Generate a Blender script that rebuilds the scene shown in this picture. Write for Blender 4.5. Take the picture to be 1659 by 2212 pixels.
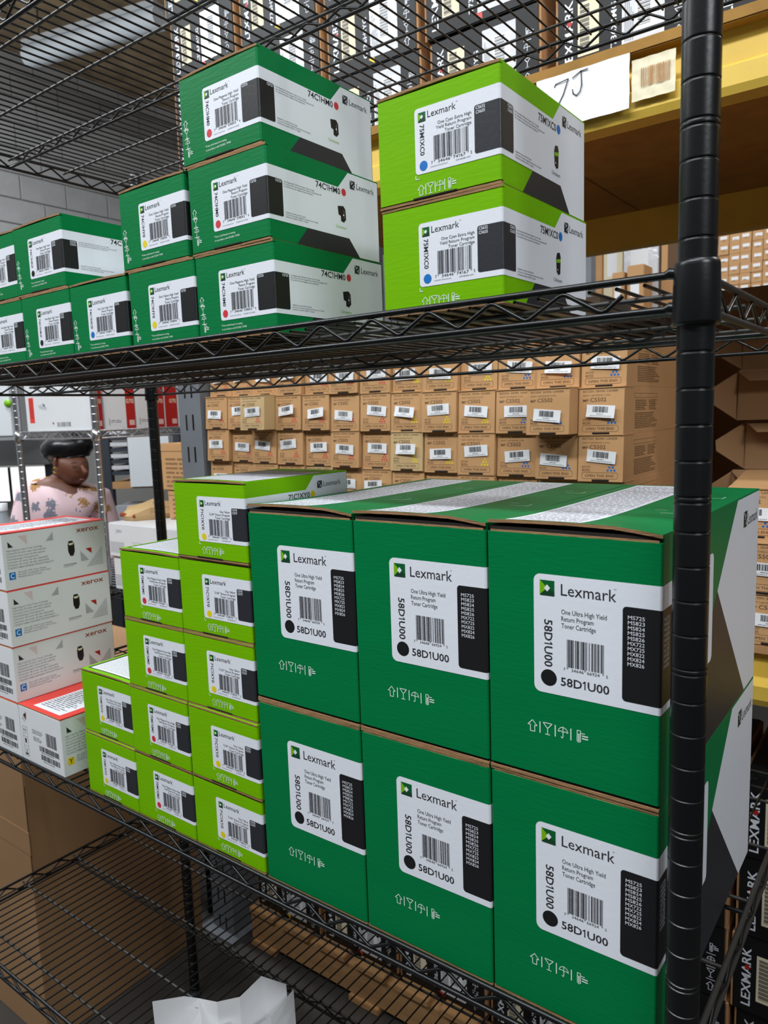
import bpy, bmesh, math, random
from mathutils import Vector, Matrix, Euler
random.seed(7)
S = bpy.context.scene
COL = S.collection
for o in list(bpy.data.objects): bpy.data.objects.remove(o)

# ------------------------------------------------------------------ camera
CAM_LOC = Vector((0.1426, -0.5587, 0.0654))
CAM_ROT = Euler((1.44080, 0.03326, 0.64230), 'XYZ')
F_PX = 1604.3
cam_data = bpy.data.cameras.new('camera')
cam = bpy.data.objects.new('camera', cam_data)
COL.objects.link(cam)
cam.location = CAM_LOC
cam.rotation_euler = CAM_ROT
cam_data.sensor_fit = 'HORIZONTAL'
cam_data.sensor_width = 36.0
cam_data.lens = 36.0 * F_PX / 1659.0
cam_data.clip_start = 0.02
cam_data.dof.use_dof = True
cam_data.dof.focus_distance = 0.80
cam_data.dof.aperture_fstop = 18
S.camera = cam
# ------------------------------------------------------------------ world and light
S.view_settings.view_transform = 'Standard'
S.view_settings.look = 'None'
S.view_settings.gamma = 1.0
S.view_settings.use_curve_mapping = False
S.view_settings.exposure = -0.18
world = bpy.data.worlds.new('world'); S.world = world
world.use_nodes = True
world.node_tree.nodes['Background'].inputs[0].default_value = (0.90, 0.96, 1.0, 1)
world.node_tree.nodes['Background'].inputs[1].default_value = 0.10

def area(name, loc, sx, sy, energy, rot=(0, 0, 0), col=(0.91, 0.965, 1.0)):
    l = bpy.data.lights.new(name, 'AREA'); l.shape = 'RECTANGLE'
    l.size = sx; l.size_y = sy; l.energy = energy; l.color = col
    o = bpy.data.objects.new(name, l); COL.objects.link(o)
    o.location = loc; o.rotation_euler = rot
    return o
area('aisle_strip_lamp', (-0.45, -1.45, 2.60), 2.4, 0.30, 115, (math.radians(30), 0, 0))
area('aisle_strip_lamp', (-3.30, -1.45, 2.60), 2.4, 0.30, 110, (math.radians(30), 0, 0))
area('rack_strip_lamp', (0.55, 0.05, 2.75), 1.2, 0.14, 38)
d_ = Vector((-0.5, 0.0, 0.1)) - Vector((2.4, -1.3, 1.9))
area('end_aisle_lamp', (2.4, -1.3, 1.9), 1.2, 0.30, 56, d_.to_track_quat('-Z', 'Y').to_euler())
area('far_aisle_strip_lamp', (-4.30, 0.90, 2.80), 2.4, 0.30, 120)
area('far_aisle_strip_lamp', (0.60, 3.05, 2.80), 2.4, 0.30, 60)

# ------------------------------------------------------------------ pixel to place
MROT = CAM_ROT.to_matrix()
def px_dir(u, v):
    return MROT @ Vector(((u - 829.5) / F_PX, -(v - 1106.0) / F_PX, -1.0))
def px_on(u, v, axis, c):
    d = px_dir(u, v); t = (c - CAM_LOC[axis]) / d[axis]
    return CAM_LOC + d * t
def px_at(u, v, depth):
    return CAM_LOC + px_dir(u, v) * depth

# ------------------------------------------------------------------ materials
def srgb(r, g, b):
    def f(c):
        c /= 255.0
        return c / 12.92 if c <= 0.04045 else ((c + 0.055) / 1.055) ** 2.4
    return (f(r), f(g), f(b), 1.0)
MATS = {}
def mat(name, rgb, rough=0.6, metal=0.0, bump=0.0, bscale=60.0, vary=0.0, vscale=8.0, spec=0.5, stretch=None, alpha=None, emit=None):
    if name in MATS: return MATS[name]
    m = bpy.data.materials.new(name); m.use_nodes = True
    nt = m.node_tree; b = nt.nodes['Principled BSDF']
    c = srgb(*rgb)
    b.inputs['Base Color'].default_value = c
    b.inputs['Roughness'].default_value = rough
    b.inputs['Metallic'].default_value = metal
    b.inputs['Specular IOR Level'].default_value = spec
    if emit:
        b.inputs['Emission Color'].default_value = c; b.inputs['Emission Strength'].default_value = emit
    if alpha is not None: b.inputs['Alpha'].default_value = alpha
    if bump or vary:
        tc = nt.nodes.new('ShaderNodeTexCoord')
        src = tc.outputs['Object']
        if stretch:
            mp = nt.nodes.new('ShaderNodeMapping'); mp.inputs['Scale'].default_value = stretch
            nt.links.new(src, mp.inputs[0]); src = mp.outputs[0]
    if vary:
        n = nt.nodes.new('ShaderNodeTexNoise'); n.inputs['Scale'].default_value = vscale; n.inputs['Detail'].default_value = 5
        nt.links.new(src, n.inputs['Vector'])
        r = nt.nodes.new('ShaderNodeValToRGB')
        r.color_ramp.elements[0].position = 0.3; r.color_ramp.elements[1].position = 0.7
        r.color_ramp.elements[0].color = [x * (1 - vary) for x in c[:3]] + [1]
        r.color_ramp.elements[1].color = [min(1, x * (1 + vary)) for x in c[:3]] + [1]
        nt.links.new(n.outputs[0], r.inputs[0]); nt.links.new(r.outputs[0], b.inputs['Base Color'])
    if bump:
        n2 = nt.nodes.new('ShaderNodeTexNoise'); n2.inputs['Scale'].default_value = bscale; n2.inputs['Detail'].default_value = 4
        nt.links.new(src, n2.inputs['Vector'])
        bp = nt.nodes.new('ShaderNodeBump'); bp.inputs['Strength'].default_value = bump; bp.inputs['Distance'].default_value = 0.002
        nt.links.new(n2.outputs[0], bp.inputs['Height']); nt.links.new(bp.outputs[0], b.inputs['Normal'])
    MATS[name] = m
    return m
mat('green_card', (0, 115, 62), 0.42, bump=0.12, bscale=220, stretch=(0.25, 1, 1.6), vary=0.05, vscale=14, spec=0.15)
mat('mid_green_card', (0, 115, 60), 0.45, bump=0.12, bscale=220, stretch=(0.25, 1, 1.6), vary=0.06, vscale=16, spec=0.15)
mat('lime_card', (114, 178, 0), 0.48, bump=0.10, bscale=220, stretch=(0.25, 1, 1.6), vary=0.04, vscale=14, spec=0.12)
mat('white_print', (226, 228, 236), 0.45, bump=0.06, bscale=200, vary=0.015, vscale=10)
mat('black_print', (22, 22, 25), 0.45, bump=0.06, bscale=200)
mat('soft_black_print', (40, 41, 47), 0.45, bump=0.06, bscale=200)
mat('ink', (40, 40, 46), 0.5)
mat('grey_ink', (118, 120, 128), 0.5)
mat('white_ink', (222, 238, 226), 0.5)
mat('logo_green', (0, 92, 44), 0.4)
mat('logo_lime', (118, 178, 0), 0.4)
mat('logo_dark', (18, 62, 38), 0.4)
mat('dot_magenta', (204, 48, 58), 0.5)
mat('dot_yellow', (228, 204, 0), 0.5)
mat('dot_cyan', (0, 108, 188), 0.5)
mat('dot_black', (26, 26, 28), 0.35)
mat('kraft', (170, 126, 84), 0.85, bump=0.15, bscale=120, vary=0.10, vscale=20)
mat('kraft_edge', (150, 112, 76), 0.9, bump=0.5, bscale=500, vary=0.25, vscale=160, stretch=(0.15, 1, 3))
mat('kraft_box', (196, 150, 102), 0.75, bump=0.10, bscale=150, vary=0.05, vscale=6)
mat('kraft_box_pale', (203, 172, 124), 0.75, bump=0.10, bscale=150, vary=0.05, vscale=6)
mat('brown_card', (150, 114, 78), 0.8, bump=0.10, bscale=150, vary=0.06, vscale=5)
mat('kraft_ink', (96, 68, 42), 0.7)
mat('kraft_ink_soft', (140, 104, 68), 0.7)
mat('dark_gap', (24, 16, 12), 0.9)  # near-black that puts the shade of board slots into the colour
mat('black_epoxy', (13, 14, 16), 0.33, bump=0.04, bscale=300, spec=0.45)
mat('dusty_epoxy', (46, 44, 42), 0.5, bump=0.05, bscale=300)
mat('chrome', (200, 200, 205), 0.22, metal=0.95)
mat('rack_grey', (112, 116, 122), 0.5, vary=0.12, vscale=7)
mat('rack_yellow', (214, 178, 72), 0.5, vary=0.08, vscale=9, bump=0.05)
mat('wood', (176, 132, 86), 0.8, bump=0.3, bscale=60, vary=0.18, vscale=12, stretch=(0.3, 3, 3))
mat('chipboard', (150, 110, 48), 0.85, bump=0.2, bscale=90, vary=0.14, vscale=18)
mat('paper', (236, 236, 238), 0.7)
mat('cream_paper', (226, 214, 184), 0.7)
mat('white_box', (222, 223, 226), 0.55, vary=0.02)
mat('pale_grey_box', (190, 192, 196), 0.55)
mat('red_print', (226, 62, 54), 0.45, bump=0.05, bscale=200)
mat('deep_red_print', (176, 26, 22), 0.5)
mat('pink_print', (226, 184, 182), 0.5)
mat('brand_red', (150, 62, 30), 0.5)
mat('blue_print', (0, 112, 190), 0.5)
mat('yellow_print', (240, 206, 0), 0.5)
mat('black_box', (17, 17, 19), 0.45, bump=0.08, bscale=120, vary=0.2, vscale=9, spec=0.3)
mat('clear_wrap', (214, 214, 218), 0.12, bump=0.9, bscale=26)
mat('block', (170, 170, 171), 0.9, bump=0.5, bscale=60, vary=0.06, vscale=10)
mat('mortar', (168, 167, 164), 0.95, bump=0.3, bscale=90)
mat('ceiling_mat', (196, 172, 138), 0.95, bump=0.6, bscale=12, vary=0.35, vscale=5)
mat('floor_mat', (58, 54, 50), 0.6, bump=0.1, bscale=20, vary=0.12, vscale=3)
mat('lamp_diffuser', (214, 222, 230), 0.5, emit=0.06)
mat('skin', (112, 66, 46), 0.5, bump=0.05, bscale=120)
mat('satin_black', (16, 16, 19), 0.28, bump=0.25, bscale=16)
mat('pink_cloth', (228, 198, 204), 0.85, bump=0.15, bscale=180)
mat('bear_brown', (172, 128, 78), 0.85)
mat('bear_grey', (128, 130, 142), 0.85)
mat('lip', (104, 48, 44), 0.4)
mat('gold', (212, 160, 60), 0.25, metal=1.0)
mat('hair', (18, 14, 13), 0.6)
mat('denim', (48, 56, 78), 0.85)
mat('dark_steel', (44, 50, 58), 0.5)
mat('clear_plastic', (230, 232, 236), 0.10, bump=0.8, bscale=40, alpha=0.45)
mat('bottle_plastic', (216, 228, 236), 0.08, alpha=0.40)
mat('grey_panel', (150, 152, 156), 0.6)
mat('pale_panel', (206, 210, 214), 0.6)

# ------------------------------------------------------------------ objects
def tag(o, label, cat, group=None, kind=None):
    if label: o['label'] = label
    if cat: o['category'] = cat
    if group: o['group'] = group
    if kind: o['kind'] = kind
    return o
def empty(name, loc=(0, 0, 0), rot=(0, 0, 0), parent=None):
    o = bpy.data.objects.new(name, None); o.empty_display_size = 0.02
    COL.objects.link(o); o.location = loc; o.rotation_euler = rot
    if parent: o.parent = parent
    return o
def link(name, me, parent=None):
    o = bpy.data.objects.new(name, me); COL.objects.link(o)
    if parent: o.parent = parent
    return o
def copy_tree(o, parent=None):
    c = o.copy(); COL.objects.link(c); c.parent = parent
    for ch in list(o.children): copy_tree(ch, c)
    return c

class MB:
    """collects geometry for one mesh"""
    def __init__(s): s.v = []; s.f = []; s.m = []; s.mats = []; s.sm = []
    def mi(s, name):
        if name not in s.mats: s.mats.append(name)
        return s.mats.index(name)
    def add(s, vs, fs, m, smooth=False):
        o = len(s.v); s.v += [tuple(p) for p in vs]; k = s.mi(m)
        for f in fs: s.f.append([i + o for i in f]); s.m.append(k); s.sm.append(smooth)
        return s
    def poly(s, pts, m): return s.add(pts, [list(range(len(pts)))], m)
    def box(s, x0, y0, z0, x1, y1, z1, m, b=0.0):
        if b <= 0:
            v = [(x, y, z) for z in (z0, z1) for y in (y0, y1) for x in (x0, x1)]
            return s.add(v, [(0, 2, 3, 1), (4, 5, 7, 6), (0, 1, 5, 4), (2, 6, 7, 3), (0, 4, 6, 2), (1, 3, 7, 5)], m)
        bm = bmesh.new(); bmesh.ops.create_cube(bm, size=1)
        for q in bm.verts: q.co = Vector(((x0 + x1) / 2 + q.co.x * (x1 - x0), (y0 + y1) / 2 + q.co.y * (y1 - y0), (z0 + z1) / 2 + q.co.z * (z1 - z0)))
        bmesh.ops.bevel(bm, geom=bm.edges[:], offset=b, segments=2, affect='EDGES')
        bm.verts.index_update()
        s.add([q.co[:] for q in bm.verts], [[q.index for q in f.verts] for f in bm.faces], m); bm.free()
        return s
    def obox(s, c, ax, ay, az, m):
        c = Vector(c); v = [c + ax * i + ay * j + az * k for k in (-1, 1) for j in (-1, 1) for i in (-1, 1)]
        return s.add(v, [(0, 2, 3, 1), (4, 5, 7, 6), (0, 1, 5, 4), (2, 6, 7, 3), (0, 4, 6, 2), (1, 3, 7, 5)], m)
    def tube(s, pts, r, m, n=8, caps=True, smooth=True):
        pts = [Vector(p) for p in pts]; rings = []
        rr = r if isinstance(r, (list, tuple)) else [r] * len(pts)
        up = None
        for i, p in enumerate(pts):
            if i == 0: t = pts[1] - p
            elif i == len(pts) - 1: t = p - pts[i - 1]
            else: t = (pts[i + 1] - p).normalized() + (p - pts[i - 1]).normalized()
            t.normalize()
            if up is None:
                up = Vector((0, 0, 1)) if abs(t.z) < 0.9 else Vector((0, 1, 0))
            a = t.cross(up).normalized(); bb = a.cross(t).normalized(); up = bb
            rings.append([p + (a * math.cos(2 * math.pi * k / n) + bb * math.sin(2 * math.pi * k / n)) * rr[i] for k in range(n)])
        v = [q for g in rings for q in g]; f = []
        for i in range(len(pts) - 1):
            for k in range(n):
                f.append((i * n + k, i * n + (k + 1) % n, (i + 1) * n + (k + 1) % n, (i + 1) * n + k))
        s.add(v, f, m, smooth)
        if caps:
            s.add(rings[0], [list(range(n))[::-1]], m); s.add(rings[-1], [list(range(n))], m)
        return s
    def lathe(s, prof, m, n=24, c=(0, 0, 0), smooth=True, cap=True, crisp=False):
        v = []; f = []
        for (r, z) in prof:
            for k in range(n):
                a = 2 * math.pi * k / n; v.append((c[0] + r * math.cos(a), c[1] + r * math.sin(a), c[2] + z))
        sms = []
        for i in range(len(prof) - 1):
            for k in range(n):
                f.append((i * n + k, i * n + (k + 1) % n, (i + 1) * n + (k + 1) % n, (i + 1) * n + k)); sms.append(smooth and (not crisp or prof[i][0] == prof[i + 1][0]))
        s.add(v, f, m, smooth)
        s.sm[len(s.sm) - len(sms):] = sms
        if cap:
            s.add(v[:n], [list(range(n))[::-1]], m); s.add(v[-n:], [list(range(n))], m)
        return s
    def mesh(s, name):
        me = bpy.data.meshes.new(name); me.from_pydata(s.v, [], s.f)
        for k in s.mats: me.materials.append(MATS[k])
        me.polygons.foreach_set('material_index', s.m); me.polygons.foreach_set('use_smooth', s.sm)
        me.update(); return me
    def build(s, name, parent=None): return link(name, s.mesh(name), parent)

# ------------------------------------------------------------------ lettering
_T = {}
def raw_text(t, bold):
    cu = bpy.data.curves.new('lettering_curve', 'FONT'); cu.body = t; cu.size = 1.0; cu.resolution_u = 2; cu.fill_mode = 'BOTH'
    cu.offset = 0.014 if bold else 0.0
    o = bpy.data.objects.new('lettering_curve', cu); COL.objects.link(o)
    me = bpy.data.meshes.new_from_object(o)
    v = [(p.co.x, p.co.y) for p in me.vertices]; f = [list(p.vertices) for p in me.polygons]
    bpy.data.objects.remove(o); bpy.data.curves.remove(cu); bpy.data.meshes.remove(me)
    return v, f
def ext(v): return max(p[0] for p in v) - min(p[0] for p in v)
def text_geo(t, bold=False):
    """outline lettering; the figure 1 gets a flag of its own"""
    k = (t, bold)
    if k in _T: return _T[k]
    if '1' not in t: _T[k] = raw_text(t, bold); return _T[k]
    hh = ext(raw_text('HH', bold)[0]); V = []; F = []; x = 0.0
    b = 0.014 if bold else 0.0; h = 0.70
    import re
    for seg in re.findall('1|[^1]+', t):
        if seg == '1':
            w = 0.075 + b
            g = [(x + .20 - w / 2, 0), (x + .20 + w / 2, 0), (x + .20 + w / 2, h), (x + .20 - w / 2, h), (x + .20 - w / 2, h - .13 - b), (x + .03, h - .22 - b), (x + .03, h - .13)]
            o = len(V); V += g; F += [[o, o + 1, o + 2, o + 3], [o + 3, o + 6, o + 5, o + 4]]; x += .36
        else:
            v, f = raw_text(seg, bold); o = len(V); V += [(p[0] + x, p[1]) for p in v]; F += [[i + o for i in q] for q in f]
            x += ext(raw_text('H' + seg + 'H', bold)[0]) - hh
    _T[k] = (V, F); return _T[k]
_hv = text_geo('H')[0]
CAP = max(p[1] for p in _hv) - min(p[1] for p in _hv)

UPC_L = ['0001101', '0011001', '0010011', '0111101', '0100011', '0110001', '0101111', '0111011', '0110111', '0001011']
def upc_bits(d):
    a = ''.join(UPC_L[int(c)] for c in d[:6]); b = ''.join(UPC_L[int(c)] for c in d[6:])
    return '101' + a + '01010' + ''.join('1' if c == '0' else '0' for c in b) + '101'

class Art:
    """flat print in millimetres on a face; place(s, t, off) gives the point in metres"""
    def __init__(s, place): s.p = place; s.b = MB()
    def pt(s, x, z, lay): return s.p(x / 1000.0, z / 1000.0, 0.00014 * lay)
    def poly(s, pts, m, lay=1): s.b.poly([s.pt(x, z, lay) for x, z in pts], m); return s
    def rect(s, x0, z0, x1, z1, m, lay=1): return s.poly([(x0, z0), (x1, z0), (x1, z1), (x0, z1)], m, lay)
    def rrect(s, x0, z0, x1, z1, r, m, lay=1, left=True, right=True, folds=()):
        xs = {x0, x1}
        if left: xs |= {x0 + r * (1 - math.cos(i * math.pi / 10)) for i in range(6)}
        if right: xs |= {x1 - r * (1 - math.cos(i * math.pi / 10)) for i in range(6)}
        for q in folds: xs |= {q - 2 + i * 0.5 for i in range(9)}
        xs = sorted(x for x in xs if x0 <= x <= x1)
        def cut(x):
            d = 0
            if left and x < x0 + r: d = r - math.sqrt(max(0, r * r - (x0 + r - x) ** 2))
            if right and x > x1 - r: d = r - math.sqrt(max(0, r * r - (x - x1 + r) ** 2))
            return d
        v = []
        for x in xs:
            d = cut(x); v += [s.pt(x, z0 + d, lay), s.pt(x, z1 - d, lay)]
        s.b.add(v, [(2 * i, 2 * i + 2, 2 * i + 3, 2 * i + 1) for i in range(len(xs) - 1)], m); return s
    def disc(s, x, z, r, m, lay=1, n=20):
        return s.poly([(x + r * math.cos(2 * math.pi * i / n), z + r * math.sin(2 * math.pi * i / n)) for i in range(n)], m, lay)
    def stroke(s, pts, w, m, lay=1, closed=False):
        q = list(pts) + ([pts[0]] if closed else [])
        for (a, b) in zip(q[:-1], q[1:]):
            dx, dz = b[0] - a[0], b[1] - a[1]; L = math.hypot(dx, dz) or 1
            nx, nz = -dz / L * w / 2, dx / L * w / 2; ex, ez = dx / L * w * .3, dz / L * w * .3
            s.poly([(a[0] - nx - ex, a[1] - nz - ez), (b[0] - nx + ex, b[1] - nz + ez), (b[0] + nx + ex, b[1] + nz + ez), (a[0] + nx - ex, a[1] + nz - ez)], m, lay)
        return s
    def text(s, t, x, z, cap, m='ink', lay=3, w=None, align='l', bold=False, rot=0):
        """x,z = left (or right/centre) end of the baseline; rot 0, 90 (reads up) or -90 (reads down)"""
        v, f = text_geo(t, bold)
        if not v: return s
        a = min(p[0] for p in v); b = max(p[0] for p in v)
        sy = cap / CAP; sx = w / (b - a) if w else sy
        o = {'l': 0, 'r': -(b - a) * sx, 'c': -(b - a) * sx / 2}[align]
        out = []
        for (px_, py_) in v:
            lx = (px_ - a) * sx + o; ly = py_ * sy
            if rot == 90: lx, ly = -ly, lx
            elif rot == -90: lx, ly = ly, -lx
            out.append(s.pt(x + lx, z + ly, lay))
        s.b.add(out, f, m); return s
    def barcode(s, x0, z0, x1, z1, d, m='ink', lay=3):
        bits = upc_bits(d); u = (x1 - x0) / len(bits); i = 0; h = (z1 - z0)
        while i < len(bits):
            if bits[i] == '1':
                j = i
                while j < len(bits) and bits[j] == '1': j += 1
                g = i < 3 or i > 91 or 44 < i < 50
                s.rect(x0 + i * u, z0 - (h * .07 if g else 0), x0 + j * u - u * 0.08, z1, m, lay); i = j
            else: i += 1
        return s
    def bars(s, x0, z0, x1, z1, m='ink', lay=3, seed=1, n=40, vertical=True):
        r = random.Random(seed); x = x0; u = (x1 - x0) / n
        while x < x1 - u:
            w = u * r.choice((0.6, 0.6, 1.2, 1.8)); s.rect(x, z0, min(x + w, x1), z1, m, lay); x += w + u * r.choice((0.6, 0.6, 1.2))
        return s
    def micro(s, x0, z0, x1, lh, n, m='grey_ink', lay=3, seed=1, ragged=0.25):
        r = random.Random(seed); z = z0
        for k in range(n):
            x = x0; end = x1 - (x1 - x0) * ragged * r.random()
            while x < end:
                w = lh * r.uniform(1.0, 4.5); s.rect(x, z, min(x + w, end), z + lh * .48, m, lay); x += w + lh * .5
            z -= lh
        return s
    def logo(s, x, z, a, mono=False, lay=3):
        if mono:
            s.rect(x, z, x + a, z + a, 'soft_black_print', lay)
            c = (x + a / 2, z + a / 2)
            s.poly([(x, z + a * .92), (c[0], c[1] + a * .04), (c[0] + a * .1, c[1] - a * .06), (x + a * .08, z + a)], 'white_print', lay + 1)
            s.poly([(x + a, z + a * .08), (c[0], c[1] - a * .04), (c[0] - a * .1, c[1] + a * .06), (x + a * .92, z)], 'white_print', lay + 1)
            s.poly([(c[0] + a * .28, z + a * .5), (c[0], c[1] + a * .26), (c[0] - a * .28, c[1]), (c[0], c[1] - a * .26)], 'soft_black_print', lay + 2)
            s.stroke([(c[0] - a * .28, c[1]), (c[0] + .05 * a, c[1] + .3 * a)], a * .07, 'white_print', lay + 3)
            s.stroke([(c[0] + a * .28, c[1]), (c[0] - .05 * a, c[1] - .3 * a)], a * .07, 'white_print', lay + 3)
        else:
            s.rect(x, z, x + a, z + a, 'logo_green', lay)
            s.poly([(x, z + a * .05), (x + a * .52, z + a * .5), (x, z + a)], 'logo_lime', lay + 1)
            s.poly([(x, z), (x + a, z), (x + a, z + a * .30), (x + a * .6, z + a * .38), (x + a * .5, z + a * .5)], 'logo_dark', lay + 1)
            s.poly([(x + a * .30, z + a * .47), (x + a * .52, z + a * .27), (x + a * .72, z + a * .52), (x + a * .50, z + a * .74)], 'white_print', lay + 2)
        return s
    # handling symbols inside a cell of height h centred on (x, z)
    def arrow(s, x, z, h, m, lay=2):
        w = h * .068
        return s.stroke([(x - .2 * h, z - .5 * h), (x + .2 * h, z - .5 * h), (x + .2 * h, z + .05 * h), (x + .42 * h, z + .05 * h), (x, z + .5 * h), (x - .42 * h, z + .05 * h), (x - .2 * h, z + .05 * h)], w, m, lay, True)
    def glass(s, x, z, h, m, lay=2):
        w = h * .068
        s.stroke([(x - .40 * h, z + .5 * h), (x + .40 * h, z + .5 * h), (x, z + .02 * h)], w, m, lay, True)
        s.stroke([(x, z + .02 * h), (x, z - .5 * h)], w, m, lay); return s.stroke([(x - .2 * h, z - .5 * h), (x + .2 * h, z - .5 * h)], w, m, lay)
    def umbrella(s, x, z, h, m, lay=2):
        w = h * .064; arc = [(x - .42 * h * math.cos(math.pi * i / 8), z + .02 * h + .42 * h * math.sin(math.pi * i / 8)) for i in range(9)]
        s.stroke(arc, w, m, lay); s.stroke([(x - .42 * h, z + .02 * h), (x - .2 * h, z + .1 * h), (x, z + .02 * h), (x + .2 * h, z + .1 * h), (x + .42 * h, z + .02 * h)], w, m, lay)
        return s.stroke([(x, z + .5 * h), (x, z - .42 * h), (x - .08 * h, z - .5 * h), (x - .16 * h, z - .4 * h)], w, m, lay)
    def thermo(s, x, z, h, m, lay=2):
        w = h * .064
        s.stroke([(x - .14 * h, z + .5 * h), (x + .14 * h, z + .5 * h), (x + .14 * h, z - .42 * h), (x, z - .5 * h), (x - .14 * h, z - .42 * h)], w, m, lay, True)
        s.rect(x - .05 * h, z - .4 * h, x + .05 * h, z + .25 * h, m, lay)
        s.stroke([(x + .14 * h, z + .3 * h), (x + .5 * h, z + .3 * h)], w, m, lay)
        s.stroke([(x + .3 * h, z + .1 * h), (x + .75 * h, z + .1 * h)], w * 1.6, m, lay); return s.stroke([(x + .3 * h, z - .12 * h), (x + .75 * h, z - .12 * h)], w * 1.6, m, lay)
    def symbols(s, x, z, h, dx, m='white_ink', vertical=False, sgn=1):
        fs = [s.arrow, s.glass, s.umbrella, s.thermo]
        for i, f in enumerate(fs):
            if vertical:
                f(x + i * .9, z - i * dx, h, m)
                if i < 3: s.stroke([(x + i * .9 - .45 * h, z - (i + .5) * dx), (x + i * .9 + .45 * h, z - (i + .5) * dx)], h * .09, m, 2)
            else:
                f(x + i * dx, z, h, m)
                if i < 3: s.stroke([(x + (i + .5) * dx, z - .48 * h), (x + (i + .5) * dx, z + .48 * h)], h * .09, m, 2)
        return s
    def build(s, name, parent=None):
        return s.b.build(name, parent)

def wrap(W, r=0.002):
    """front face, then round the right front corner on to the right side"""
    def p(a, t, off):
        if a <= W - r: return (a, -off, t)
        if a >= W + r: return (W + off, a - W, t)
        g = (a - W + r) / (2 * r) * math.pi / 2
        return (W - r + (r + off) * math.sin(g), r - (r + off) * math.cos(g), t)
    return p
def on_front(a, t, off): return (a, -off, t)
def on_top(H, lift=None):
    return lambda a, t, off: (a, t, H + off + (lift(a, t) if lift else 0))

def rounded_prism(mb, x0, y0, x1, y1, z0, z1, r, m):
    out = []
    for (cx_, cy_, a0) in ((x1 - r, y0 + r, -90), (x1 - r, y1 - r, 0), (x0 + r, y1 - r, 90), (x0 + r, y0 + r, 180)):
        for i in range(5):
            a = math.radians(a0 + i * 22.5); out.append((cx_ + r * math.cos(a), cy_ + r * math.sin(a)))
    n = len(out); v = [(x, y, z0) for x, y in out] + [(x, y, z1) for x, y in out]
    mb.add(v, [(i, (i + 1) % n, n + (i + 1) % n, n + i) for i in range(n)], m)
    mb.add(v[:n], [list(range(n))[::-1]], m); mb.add(v[n:], [list(range(n))], m)

def flap(W, D, z0, th, lift, face, edge, ny=14, nx=8):
    """a corrugated board flap, printed above, bare board on the cut edges; lift(x, y) bends it up"""
    mb = MB(); X = [W * i / nx for i in range(nx + 1)]; Y = [0.0004 + (D - 0.0008) * (j / ny) ** 1.6 for j in range(ny + 1)]
    top = [(x, y, z0 + th + lift(x, y)) for y in Y for x in X]; bot = [(x, y, z0 + lift(x, y)) for y in Y for x in X]
    q = nx + 1
    mb.add(top, [(j * q + i, j * q + i + 1, (j + 1) * q + i + 1, (j + 1) * q + i) for j in range(ny) for i in range(nx)], face)
    mb.add(bot, [(j * q + i, (j + 1) * q + i, (j + 1) * q + i + 1, j * q + i + 1) for j in range(ny) for i in range(nx)], edge)
    for i in range(nx): mb.add([bot[i], bot[i + 1], top[i + 1], top[i]], [(0, 1, 2, 3)], edge)
    e = ny * q
    for i in range(nx): mb.add([bot[e + i + 1], bot[e + i], top[e + i], top[e + i + 1]], [(0, 1, 2, 3)], edge)
    for j in range(ny):
        a, b = j * q, (j + 1) * q; mb.add([bot[b], bot[a], top[a], top[b]], [(0, 1, 2, 3)], face)
        a, b = j * q + nx, (j + 1) * q + nx; mb.add([bot[a], bot[b], top[b], top[a]], [(0, 1, 2, 3)], face)
    return mb

# ================================================================== the room
FLOOR = -1.50
def struct(o, label=None):
    o['kind'] = 'structure'
    if label: o['label'] = label
    return o
struct(MB().box(-6.4, -4.0, FLOOR - 0.1, 4.0, 9.0, FLOOR, 'floor_mat').build('floor'), 'grey concrete warehouse floor')
struct(MB().box(-6.4, -4.0, 3.05, 4.0, 9.0, 3.15, 'ceiling_mat').build('ceiling'), 'brown rough ceiling above the racks')
wl = struct(MB().box(-6.4, -4.0, FLOOR, -6.01, 9.0, 3.05, 'mortar').build('wall_left'), 'grey concrete block wall behind the shelves')
struct(MB().box(-6.0, 8.8, FLOOR, 4.0, 9.0, 3.05, 'grey_panel').build('wall_back'), 'plain grey wall at the far end')
blk = MB().box(0, 0, 0, 0.016, 0.392, 0.192, 'block', 0.004).mesh('block')
for r in range(14):
    for k in range(14):
        b = link('block', blk, wl)
        b.location = (-6.01, 1.996 + 0.4 * k + (0.2 if r % 2 else 0.0), 0.312 + 0.2 * r)
# the light fitting that shows between the wires
lf = empty('light_fitting', px_on(62, 125, 2, 2.75))
e2 = px_on(345, 40, 2, 2.75) - lf.location
ang = math.atan2(e2.y, e2.x); lf.rotation_euler = (0, 0, ang); L = e2.length
tag(lf, 'long white fluorescent light fitting under the brown ceiling', 'light')
MB().tube([(0, 0, 0), (L, 0, 0)], 0.075, 'lamp_diffuser', 14).build('diffuser', lf)
MB().box(0, -0.06, 0.06, L, 0.06, 0.10, 'pale_panel').build('housing', lf)
for q in (0.1, 0.9): MB().tube([(L * q, 0, 0.10), (L * q, 0, 0.30)], 0.006, 'dark_steel', 6).build('hanger', lf)

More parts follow.
